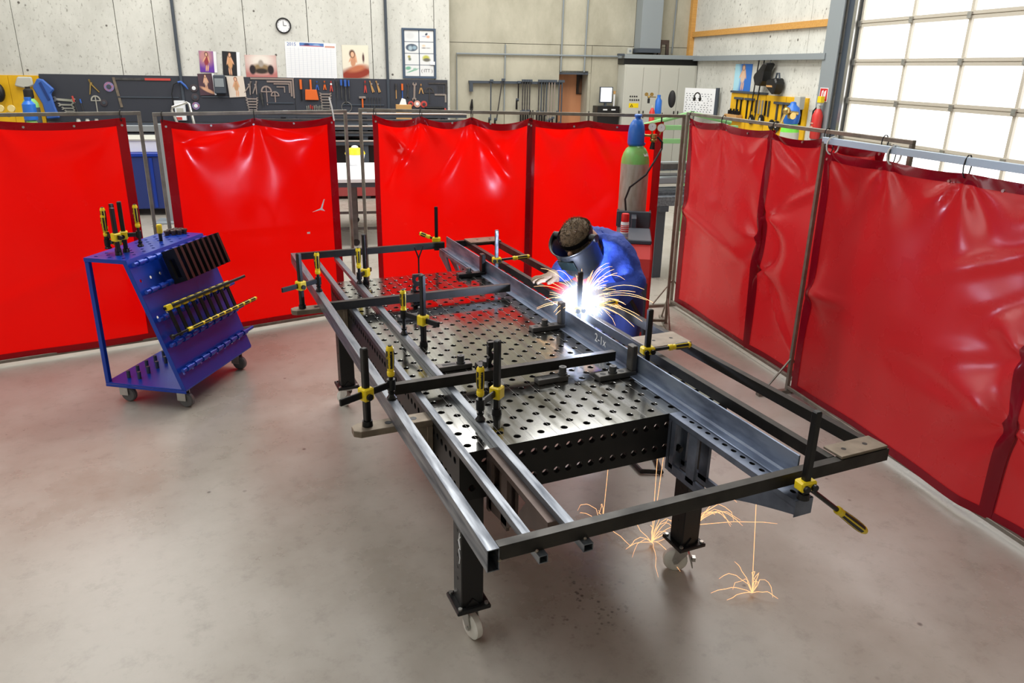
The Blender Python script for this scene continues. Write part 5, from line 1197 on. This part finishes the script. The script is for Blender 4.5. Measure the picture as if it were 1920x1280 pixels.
for k in range(1, 12): MB().box(-.44+.88*k/12-.003, -.44+.88*k/12+.003, -.0036, -.003, -.30, .23).build('grid_line', M_GRID, cal)
for k in range(1, 16): MB().box(-.44, .44, -.0036, -.003, -.30+.53*k/16-.0016, -.30+.53*k/16+.0016).build('grid_line', M_GRID, cal)
put_mesh('lettering', text_mesh('2015', .085, .0005), mat('blue_print', S(56, 96, 172), .6), cal, Matrix.Translation((-.345, -.004, .28)) @ Matrix.Rotation(PI/2, 4, 'X'))
MB().box(-.20, .24, -.0036, -.003, .255, .315).build('header_picture', print_mat('header_print', S(90, 130, 190), [(.3, .5, .12, .4, 0, S(60, 70, 110), .3), (.7, .4, .14, .4, 0, S(140, 170, 210), .3), (.5, .1, .5, .12, 0, S(210, 110, 120), .3)]), cal)
MB().box(.26, .44, -.0036, -.003, .245, .275).build('red_print', M_PINK, cal)
ck = back('wall_clock', 'round white wall clock with dark rim high on the back wall', 'clock', -1.58, 2.82, 12.995)
MB().lathe([(.112, -.01), (.112, 0), (.135, 0), (.138, -.02), (.13, -.035), (.115, -.035), (.112, -.01)], 36, None, 'y', False).build('rim', M_BLACKP, ck, smooth=True)
MB().lathe([(.0, -.012), (.118, -.012), (.118, -.016), (0, -.016)], 36, None, 'y').build('dial', M_PAPER, ck)
MB().box(-.004, .004, -.02, -.017, 0, .075).build('minute_hand', M_BLACK, ck); MB().box(0, .055, -.02, -.017, -.004, .004).build('hour_hand', M_BLACK, ck)
for k in range(12): a = 2*PI*k/12; MB().cyl((.098*math.cos(a), -.0165, .098*math.sin(a)), (.098*math.cos(a), -.018, .098*math.sin(a)), .005, n=6).build('hour_mark', M_BLACK, ck)
cf = back('certificate_frame', 'dark blue frame holding eight printed cards on the back wall', 'picture frame', .905, 2.385, 12.995)
M_FRAMEB = mat('blue_grey_frame', S(72, 88, 108), .4)
for (a, b, c, d) in ((-.325, -.285, -.455, .455), (.285, .325, -.455, .455), (-.285, .285, .42, .455), (-.285, .285, -.455, -.42)): MB().box(a, b, -.03, 0, c, d).build('frame_bar', M_FRAMEB, cf, bevel=.003)
MB().box(-.285, .285, -.006, 0, -.42, .42).build('backing', M_FRAMEB, cf)
prints = [[(.4, .5, .3, .28, 0, S(214, 216, 216), .3)], [(.5, .68, .08, .12, 30, S(70, 80, 96), .3), (.35, .48, .18, .06, 0, S(180, 186, 206), .4), (.62, .45, .12, .12, 0, S(226, 170, 140), .4)],
          [(.5, .5, .42, .34, 0, S(84, 96, 112), .1), (.4, .45, .14, .2, 0, S(170, 190, 200), .4), (.7, .5, .14, .16, 0, S(150, 176, 190), .4)], [(.3, .68, .12, .1, 0, S(236, 206, 180), .4), (.3, .48, .16, .04, 0, S(110, 100, 96), .4), (.62, .48, .16, .04, 0, S(160, 160, 160), .4)],
          [(.3, .72, .1, .12, 0, S(170, 160, 90), .4), (.34, .5, .1, .14, 0, S(120, 130, 110), .4)], [(.45, .62, .25, .26, 0, S(190, 190, 90), .3), (.5, .45, .26, .16, 0, S(110, 110, 100), .3)],
          [(.22, .72, .2, .16, -20, S(120, 176, 150), .3), (.55, .5, .45, .06, -25, S(120, 176, 150), .3), (.7, .62, .14, .12, 0, S(150, 190, 170), .4)], []]
k = 0
for r in range(4):
    for c in range(2):
        cdm = print_mat('card_print', S(226, 228, 228), prints[k]); x0 = -.28+c*.285; z1 = .415-r*.209
        cd_ = MB().box(x0+.006, x0+.274, -.009, -.006, z1-.198, z1).build('card', cdm, cf)
        if k == 7: put_mesh('lettering', text_mesh('( ITT )', .085, .0004), M_BLACK, cd_, Matrix.Translation((x0+.14, -.0095, z1-.10)) @ Matrix.Rotation(PI/2, 4, 'X'))
        k += 1
MB().box(.21, .30, -.034, -.03, -.20, -.14).build('white_label', M_PAPER, cf)

# ------------------------------------------------------------------ concrete wall: clamp rail, cabinet, screen
hr_ = back('clamp_rail', 'dark steel rail on the concrete wall carrying hung clamps', 'rail', 2.9, 1.87, 13.4)
MB().box(-.98, .95, -.10, 0, -.02, .03).build('rail', M_DGREY, hr_, bevel=.003); MB().box(-.97, -.90, -.10, -.03, -.18, -.02).build('end_bracket', M_DGREY, hr_)
def bar_clamp(label, x, z1, L, hL, m, dx=0.0):
    t = back('bar_clamp', label, 'clamp', x, z1, 13.26, 'bar clamps hung on the wall rail')
    MB().tube([(dx, 0, -L), (0, 0, .05)], .013, 6).build('bar', m, t); MB().box(-.02, .05, -.02, .02, .0, .05).build('fixed_jaw', M_DGREY, t, bevel=.004)
    MB().box(dx-.045, dx+.012, -.02, .02, -L+.02, -L+.06).build('sliding_jaw', M_DGREY, t, bevel=.004)
    MB().tube([(dx-.03, 0, -L+.04), (dx-.03, 0, -L+.04-hL)], [.018, .022], 8).build('handle', M_BLACK, t, smooth=True)
bar_clamp('thin long bar clamp hung alone on the rail, straight', 2.36, 1.88, .75, .18, M_DGREY)
bar_clamp('thin pale bar clamp hung slanting on the rail', 2.60, 1.90, .78, .1, M_STEEL, -.12)
bar_clamp('short dark bar clamp hung at the start of the first bunch', 2.93, 1.86, .35, .2, M_BLACK)
for k in range(4): bar_clamp('%s of four bar clamps hung close in the first bunch on the rail' % names[k], 3.02+.05*k, 1.89, .62-.02*(k % 2), .24, M_STEEL)
for k in range(4): bar_clamp('%s of four dark bar clamps opening the second bunch on the rail' % names[k], 3.36+.055*k, 1.89, .62+.05*(k % 2), .28, M_DGREY if k % 2 else M_STEEL)
for k in range(3): bar_clamp('%s of three bright long bar clamps within the second bunch' % names[k], 3.575+.06*k, 1.89, .80-.03*k, .22, M_CHROME)
for k in range(2): bar_clamp('%s of two long dark bar clamps closing the rail by the door' % names[k], 3.79+.06*k, 1.89, .62+.22*k, .26, M_DGREY)
t = back('file_brush', 'dark brush hanging low on the concrete wall below the rail end', 'brush', 1.98, 1.28, 13.36); MB().tube([(0, 0, 0), (.0, 0, .1), (.01, 0, .26)], [.02, .035, .012], 8).build('brush', M_BLACK, t, smooth=True)
cb = back('switch_cabinet', 'wide pale grey steel switch cabinet in the hall corner', 'cabinet', 5.08, 0, 13.38)
MB().box(0, 1.58, -.42, 0, 0, 2.265).build('body', M_CAB, cb, bevel=.004)
for a, b in ((.04, .40), (.41, .76), (.79, 1.17), (1.18, 1.54)):
    d_ = MB().box(a, b, -.436, -.42, .06, 2.22).build('door', M_CAB, cb, bevel=.004)
    MB().box(b-.05 if a in (.04, .79) else a+.03, b-.03 if a in (.04, .79) else a+.05, -.45, -.436, 1.22, 1.36).build('handle', M_BLACK, d_)
for r, n in ((1.645, 4), (1.575, 5)):
    for k in range(n): MB().cyl((.15+.046*k, -.445, r), (.15+.046*k, -.436, r), .015, n=10).build('push_button', M_BLACK, cb)
MB().box(.13, .34, -.438, -.436, 1.42, 1.51).build('warning_plate', M_YEL, cb)
MB().prism([(.155, 1.435), (.225, 1.435), (.19, 1.495)], -.4395, -.438).build('warning_triangle', M_BLACK, cb)
MB().prism([(.175, 1.443), (.205, 1.443), (.19, 1.475)], -.441, -.4395).build('triangle_centre', M_YEL, cb)
t = back('steel_shelf', 'steel beam shelf over a dark shaded gap above the grey cabinet', 'shelf', 5.06, 2.27, 13.39)
MB().box(-.0, 1.62, -.46, 0, .11, .19).build('beam', M_GREYP, t, bevel=.004); MB().box(.0, 1.6, -.40, -.02, .0, .11).build('gap_shade', M_BLACK, t); MB().box(-.12, .0, -.42, -.3, .16, .2).build('end_stub', M_DGREY, t)  # black block paints the shaded gap under the beam
t = back('air_duct', 'grey sheet metal duct rising from the cabinet shelf', 'duct', 5.40, 2.50, 13.39)
MB().box(0, .44, -.36, 0, .08, 4.4).build('duct', M_GREYP, t, bevel=.004); MB().box(-.02, .44, -.38, 0, 0, .08).build('collar', M_DGREY, t)
for k, x in enumerate((5.29, 5.86)):
    t = back('junction_box', 'small pale junction box %s the grey duct' % ('before', 'behind')[k], 'box', x, 2.53, 13.38); MB().box(-.05, .05, -.08, 0, -.06, .06).build('box', M_CAB, t, bevel=.006); MB().cyl((0, -.085, 0), (0, -.08, 0), .025, n=12).build('plug', M_GREYP, t)
t = back('spare_bracket', 'dark arch-shaped bracket standing on the cabinet shelf', 'bracket', 5.95, 2.465, 13.2)
MB().prism([(-.12, 0), (-.05, 0), (-.03, .2), (.06, .2), (.07, 0), (.13, 0), (.12, .29), (-.06, .29)], -.06, 0).build('arch', M_BROWNB, t, bevel=.005)
t = back('monitor', 'upright computer screen showing a white page by the grey cabinet', 'monitor', 4.78, 1.4405, 13.2)
MB().box(-.14, .14, -.04, 0, .06, .38).build('bezel', M_DGREY, t, bevel=.004); MB().box(-.12, .12, -.042, -.04, .085, .365).build('screen', mat('lit_screen', S(235, 240, 250), .4, emit=(.95, .97, 1, 1), estr=.55), t); MB().box(-.02, .02, -.03, .03, 0, .06).build('stand', M_DGREY, t); MB().box(-.09, .09, -.09, .03, 0, .006).build('foot', M_DGREY, t)
t = back('document_holder', 'narrow white tube lamp with yellow end beside the screen', 'lamp', 4.97, 1.4405, 13.2); MB().tube([(0, 0, .0), (.0, 0, .24)], .018, 8).build('tube', M_PAPER, t, smooth=True); MB().cyl((0, 0, .24), (0, 0, .30), .025, n=10).build('end', M_WOODH, t)
t = back('control_desk', 'black machine control desk under the white screen', 'desk', 4.80, 0, 13.35)
MB().box(-.22, .22, -.3, 0, .0, 1.28).build('pedestal', M_BLACK, t, bevel=.006); MB().box(-.24, .24, -.34, 0, 1.28, 1.44).build('drawer_unit', M_BLACK, t, bevel=.006)
for x in (-.12, .06): MB().box(x, x+.09, -.345, -.34, 1.36, 1.385).build('label', M_PAPER, t)
bottle('gas_cylinder', 'blue gas cylinder with a green ring before the grey cabinet', 5.60, 12.3, 1.18, .105, .36, M_BLUE, M_LGREEN, M_BLUE, .62)
t = thing('regulator', 'small brass regulator with two gauges before the grey cabinet', 'regulator', RW(5.38, 12.28, 1.66), -TH)
MB().sphere((0, 0, 0), .03, 10, 8).cyl((0, 0, 0), (.15, 0, 0), .01, n=8).build('body', M_BRASS, t, smooth=True); MB().cyl((0, 0, -.12), (0, 0, -.03), .025, n=10).build('knob', M_BLACKP, t)
for x in (-.06, .05): MB().cyl((x, -.03, .05), (x, 0, .05), .035, n=18).build('gauge', M_BRASS, t, smooth=True)
stick_ = thing('gas_cylinder', 'slim dark red cylinder standing beside the blue one by the cabinet', 'gas cylinder', RW(5.42, 12.15, 0), -TH)
MB().lathe([(.05, 0), (.055, .02), (.055, 1.38), (.03, 1.44), (.02, 1.46)], 18).build('bottle', M_REDM, stick_, smooth=True); MB().cyl((0, 0, 1.46), (0, 0, 1.51), .018, n=10).build('valve', M_CAB, stick_)
t = thing('sheet_board', 'white sheet board full of small printed marks leaning by the corner', 'board', RW(6.42, 12.15, 1.36), -TH-PI/2*.72)
MB().box(-.40, .40, -.02, 0, 0, .48).build('sheet', M_PAPER, t); MB().box(.40, .46, -.05, 0, -.02, .5).build('dark_edge', M_DGREY, t)
for r in range(9):
    for c in range(9):
        if random.random() < .8: MB().box(-.36+.078*c+.02*(r % 2), -.33+.078*c+.02*(r % 2), -.021, -.02, .03+.042*r, .042+.042*r).build('printed_mark', M_DGREY, t)
t = thing('ear_defenders', 'black ear defenders hooked on the marked white board', 'ear defenders', RW(6.22, 11.82, 1.68), -TH-PI/2*.72)
MB().tube([(.075*math.cos(a), -.03, .085*math.sin(a)) for a in [PI*k/12 for k in range(13)]], .012, 8).build('band', M_BLACKP, t, smooth=True)
for s in (-1, 1): MB().sphere((s*.07, -.03, -.03), .04, 12, 8, (.6, .8, 1.1)).build('ear_cup', M_BLACKP, t, smooth=True)
t = thing('wall_bin', 'dark oval dish hung between the blue cylinder and marked board', 'dish', RW(5.92, 12.4, 1.62), -TH-.6); MB().sphere((0, 0, 0), .17, 18, 12, (.45, .25, 1)).build('dish', M_RUB, t, smooth=True)

# ------------------------------------------------------------------ side wall things
def sthing(name, label, cat, y, z, x=6.676, group=None): return side(name, label, cat, y, z, x, group)
t = sthing('pegboard', 'yellow pegboard with tools on the side wall beside the gate column', 'pegboard', 10.0, 1.30)
for a in (-1.30, -.65, 0, .65): MB().box(a+.004, a+.63, -.03, 0, -.3, .49).build('board_panel', M_YBOARD, t, bevel=.002)
MB().box(-1.30, .0, -.06, 0, .495, .53).build('ledge', M_DGREY, t)
def stool(name, label, cat, dy, z0, z1, r, m, head=None):
    o = sthing(name, label, cat, 10.0-dy, z0, 6.635, 'tools on the yellow side pegboard'); L = z1-z0
    MB().tube([(0, 0, 0), (0, 0, L)], r, 8).build('shaft', m, o, smooth=True)
    if head: MB().box(-head, head*.8, -.03, .01, L-.04, L).build('head', M_DGREY, o, bevel=.005)
for k, (dy, z0) in enumerate(((-1.02, 1.45), (-.86, 1.42), (-.62, 1.36), (-.45, 1.5))): stool('hammer', '%s dark hammer from the corner end of the yellow side board' % names[k], 'hammer', dy, z0, 1.72, .018, M_BLACK, .09)
for k in range(5): stool('pliers', '%s pliers from the corner on the yellow side board' % names[k], 'pliers', -.30+.11*k, 1.48-.01*k, 1.70, .022, (M_BROWNB, M_CHROME, M_CHROME, M_BLACK, M_STEEL)[k])
for k, (dy, z0) in enumerate(((.42, 1.40), (.60, 1.34), (.74, 1.36))): stool('mallet', '%s long hammer on the outer half of the yellow side board' % names[k], 'hammer', dy, z0, 1.70, .022, M_STEEL, .10)
for k in range(4): stool('chisel', '%s black handled chisel near the outer end of the yellow side board' % names[k], 'chisel', .93+.07*k, 1.32+.02*k, 1.70, .026, M_BLACK)
for k, (dy, z) in enumerate(((-.40, 1.36), (-.05, 1.38), (.32, 1.32), (.50, 1.31))):
    o = sthing('grinding_disc', '%s dark disc in the low row on the yellow side board' % names[k], 'grinding disc', 10-dy, z, 6.63, 'tools on the yellow side pegboard'); MB().lathe([(.02, 0), (.085, 0), (.085, -.02), (.02, -.03)], 20, None, 'y').build('disc', M_BLACK, o, smooth=True); MB().lathe([(.01, -.031), (.03, -.031), (.03, -.034), (.01, -.034)], 12, None, 'y').build('hub', M_CAB, o)
o = sthing('tool_tray', 'wooden tray with screwdrivers at the corner end of the side board', 'tray', 11.0, 1.32, 6.63); MB().box(-.24, .24, -.12, 0, 0, .09).build('tray', M_WOODH, o, bevel=.004)
for k in range(7): MB().tube([(-.2+.065*k, -.05, .05), (-.2+.065*k, -.05, .16+.03*(k % 2))], .02, 8).build('handle', M_BLACK, o, smooth=True)
o = sthing('poster', 'tall blue pin-up print above the yellow side board', 'poster', 10.98, 2.06, 6.672, 'paper prints pinned to the wall')
MB().box(-.32, .32, -.004, 0, -.24, .24).build('sheet', print_mat('blue_print_figure', S(36, 110, 200), [(.1, .5, .28, .7, 0, S(170, 222, 240), .3)] + figure(.52, .97, .92, S(222, 190, 164), S(150, 110, 80), 6)), o)
o = sthing('welding_helmet', 'glossy black welding helmet hanging high on the side wall', 'helmet', 9.98, 2.12, 6.62)
MB().prism([(-.20, -.05), (-.12, -.17), (.02, -.18), (.10, -.10), (.12, .06), (.20, .17), (.17, .20), (.06, .18), (-.06, .08), (-.17, .02)], -.18, 0).build('shell', M_BLACKP, o, bevel=.05); MB().tube([(.13, -.08, .18), (.10, -.02, .30)], .01, 6).build('strap', M_BLACK, o)
o = sthing('welding_helmet', 'black box-shaped welding helmet hanging lower with its headband', 'helmet', 9.60, 1.98, 6.64)
MB().prism([(-.17, .06), (.10, .10), (.16, .02), (.10, -.14), (.04, -.17), (-.16, -.06)], -.17, 0).build('shell', M_BLACKP, o, bevel=.02); MB().tube([(-.02, -.08, .09), (.0, -.08, .17), (.07, -.08, .17), (.10, -.08, .08)], .016, 8).build('headband', M_DGREY, o, smooth=True); MB().prism([(-.14, -.02), (.04, -.02), (.06, -.05), (-.12, -.05)], -.176, -.17).build('window_edge', M_WOODH, o)
for k, dy in enumerate((.0, .18)):
    o = sthing('hanging_cord', 'dark cord hanging past the yellow board, %s the black helmet' % ('before', 'behind')[k], 'cord', 10.42-dy, 1.35, 6.60); MB().tube([(-.0, 0, 0), (.03, 0, .4), (.10, 0, 1.02)], .012, 6).build('cord', M_RUB, o, smooth=True)
# blue machine, extinguisher and sign by the column
o = thing('gas_cylinder', 'blue capped cylinder with brass valves before the yellow side board', 'gas cylinder', RW(6.22, 8.42, 0), -TH)
MB().lathe([(.13, 0), (.14, .02), (.14, 1.28), (.138, 1.30)], 26).build('body', M_CAB, o, smooth=True); MB().lathe([(.138, 1.30), (.13, 1.36), (.10, 1.42)], 26).build('shoulder', mat('bright_green', S(120, 225, 70), .4), o, smooth=True)
MB().lathe([(.10, 1.42), (.115, 1.45), (.125, 1.55), (.10, 1.66), (.05, 1.70), (.04, 1.74), (.01, 1.75)], 26).build('cap', M_BLUE, o, smooth=True)
MB().cyl((-.2, -.12, 1.60), (.02, -.12, 1.58), .03, n=12).sphere((-.18, -.14, 1.62), .06, 12, 8).cyl((-.26, -.12, 1.40), (-.2, -.14, 1.58), .02, n=8).cyl((-.1, -.2, 1.55), (-.1, -.12, 1.55), .05, n=16).build('valve', M_BRASS, o, smooth=True)
o = thing('fire_extinguisher', 'red fire extinguisher hanging on the grey gate column', 'extinguisher', RW(6.49, 8.16, 1.22), -TH-PI/2)
MB().lathe([(.06, 0), (.075, .02), (.078, .34), (.05, .41), (.03, .44)], 22).build('bottle', M_REDM, o, smooth=True); MB().cyl((0, 0, .44), (0, 0, .50), .03, n=12).box(-.02, .06, -.02, .02, .49, .53).build('valve', M_CAB, o); MB().box(-.02, .07, -.03, .03, .53, .62).build('yellow_tag', M_YEL, o)
MB().tube([(-.03, 0, .47), (-.13, 0, .40), (-.14, 0, .2), (-.10, 0, .02)], .012, 8).build('hose', M_RUB, o, smooth=True)
for k in range(3): MB().box(-.05, .03, -.079, -.077, .12+.05*k, .14+.05*k).build('print_line', M_PINK, o)
o = thing('fire_sign', 'red and white fire hose sign on the grey column', 'sign', RW(6.568, 8.20, 1.86), -TH-PI/2)
MB().box(-.105, .105, -.006, 0, -.10, .10).build('plate', M_PAPER, o); MB().box(-.095, .095, -.007, -.006, -.09, .09).build('red_field', mat('sign_red', S(200, 40, 44), .4), o)
for (p) in ([(-.06, -.07), (-.02, -.07), (-.03, .0), (-.01, .07), (-.05, .05)], [(.02, -.05), (.05, -.06), (.06, .07), (.03, .05)], [(-.005, -.03), (.012, -.03), (.015, .05), (-.0, .05)]): MB().prism(p, -.008, -.007).build('symbol', M_PAPER, o)
o = thing('wall_device', 'small pale device box with blue and red buttons beside the extinguisher', 'device', RW(6.55, 8.72, 1.72), -TH-PI/2)
MB().box(-.08, .08, -.1, 0, -.10, .10).build('box', M_CAB, o, bevel=.01); MB().cyl((-.05, -.105, -.02), (-.05, -.1, -.02), .025, n=12).build('blue_button', M_BLUEH, o); MB().cyl((-.09, -.105, -.08), (-.09, -.1, -.08), .025, n=12).build('red_button', M_REDH, o)

# ------------------------------------------------------------------ behind the screens
o = thing('blue_container', 'dark blue steel container seen in the gap behind the trolley', 'container', RW(-3.25, 9.9, 0), -TH)
MB().box(-.9, .9, -.5, .5, .10, .86).build('body', mat('deep_blue_steel', S(30, 52, 120), .45), o, bevel=.01); MB().box(-.92, .92, -.52, .52, .86, .90).build('rim', M_BLUEM, o)
for x in (-.8, .8): MB().box(x-.06, x+.06, -.45, .45, 0, .10).build('skid', M_DGREY, o)
for k in range(5): MB().box(-.75+.35*k, -.71+.35*k, -.515, -.5, .12, .84).build('rib', M_BLUEM, o)
o = thing('white_bin', 'white box standing on the dark blue container', 'box', RW(-3.25, 9.9, .90), -TH); MB().box(-.7, .7, -.35, .35, 0, .17).build('body', M_PAPER, o, bevel=.01); MB().box(-.72, .72, -.37, .37, .17, .19).build('lid', M_CAB, o)
o = thing('steel_post', 'grey steel post with crossbar in the gap behind the trolley', 'post', RW(-2.98, 8.9, 0), -TH); MB().box(-.05, .05, -.05, .05, 0, 1.35).build('post', M_GREYP, o, bevel=.004); MB().box(-.5, .6, -.04, .04, 1.25, 1.33).build('crossbar', M_GREYP, o, bevel=.004); MB().box(-.2, .2, -.2, .2, 0, .02).build('base_plate', M_GREYP, o)
o = thing('bar_rack', 'dark rack of long steel bars behind the gap between the screens', 'rack', RW(-.2, 10.9, 0), -TH)
for x in (-1.3, 0, 1.3): MB().box(x-.04, x+.04, -.25, .25, 0, 1.42).build('upright', M_DGREY, o, bevel=.004)
for k, z in enumerate((.90, 1.04, 1.14, 1.24, 1.34)):
    MB().box(-1.7, 1.7, -.28, -.22, z, z+.05).build('bar', M_DGREY, o, bevel=.003)
    MB().box(-1.7, 1.7, -.30, -.24, z+.05, z+.075).build('bar', M_CHROME if k % 2 == 0 else M_STEEL, o, bevel=.003)
MB().box(-1.5, 1.5, -.3, .3, .05, .25).build('red_base', mat('dull_red_paint', S(150, 60, 58), .6), o, bevel=.006)
MB().box(-1.4, 1.4, -.2, .25, .25, .88).build('dark_store', M_BLACK, o)
o = thing('assembly_table', 'white topped assembly table seen between the screens', 'table', RW(-.40, 7.75, 0), -TH)
MB().box(-.75, .55, -.75, .9, .80, .845).build('top', M_EDGE, o, bevel=.004); MB().box(-.72, .52, -.72, .87, .74, .80).build('apron', M_DGREY, o)
for x in (-.68, .0, .48):
    for y in (-.68, .8): MB().box(x-.03, x+.03, y-.03, y+.03, .09, .74).build('leg', M_STEEL, o); MB().lathe([(.01, -.015), (.04, -.015), (.045, 0), (.04, .015), (.01, .015)], 16, Matrix.Translation((x, y, .0455)), 'y').build('wheel', M_RUB, o, smooth=True)
for z in (.22, .42): MB().box(-.68, .48, -.69, -.67, z-.015, z+.015).build('stretcher', M_STEEL, o)
o = thing('paint_bucket', 'white bucket with yellow rim on the white topped table', 'bucket', RW(-.37, 8.35, .8455), -TH)
MB().lathe([(.10, 0), (.13, .14), (.135, .15)], 22).build('pail', M_PAPER, o, smooth=True); MB().lathe([(.135, .15), (.14, .16), (.11, .22), (.05, .24)], 22).build('yellow_lid', M_YEL, o, smooth=True); MB().sphere((0, 0, .24), .05, 12, 8, (1, 1, .6)).build('rag', M_PAPER, o, smooth=True)
o = thing('profile_stack', 'stack of grey steel profiles lying on trestles behind the gas cylinder', 'steel profiles', RW(3.7, 6.1, 0), -TH+.1)
for k in range(9):
    z = .86+.075*(k//2)+.0; MB().box(-1.3+.05*k, 1.5, -.75+.22*(k % 4), -.62+.22*(k % 4), z, z+.06).build('profile', (M_TUBE, M_GREYP, M_STEEL)[k % 3], o, bevel=.003)
MB().box(-1.3, 1.5, -.95, -.85, .80, .90).build('profile', M_TUBE, o, bevel=.003)
for x in (-.95, .9): MB().box(x-.05, x+.05, -.95, .4, .74, .80).build('trestle_beam', M_DGREY, o); [MB().box(x-.05, x+.05, y-.04, y+.04, 0, .74).build('trestle_leg', M_DGREY, o) for y in (-.85, .3)]
o = thing('trestle', 'green steel trestle standing behind the steel profiles', 'trestle', RW(4.05, 7.5, 0), -TH)
M_GREEN = mat('green_paint', S(120, 170, 110), .5)
for x in (-.6, .1, .7): MB().box(x-.035, x+.035, -.035, .035, 0, 1.42).build('leg', M_GREEN, o, bevel=.003)
for z in (1.22, 1.40): MB().box(-.7, .8, -.04, .04, z, z+.06).build('beam', M_GREEN, o, bevel=.003)
MB().tube([(-.6, 0, 1.45), (.1, 0, 1.62), (.7, 0, 1.50)], .03, 8).build('sloping_bar', M_GREEN, o, smooth=True)
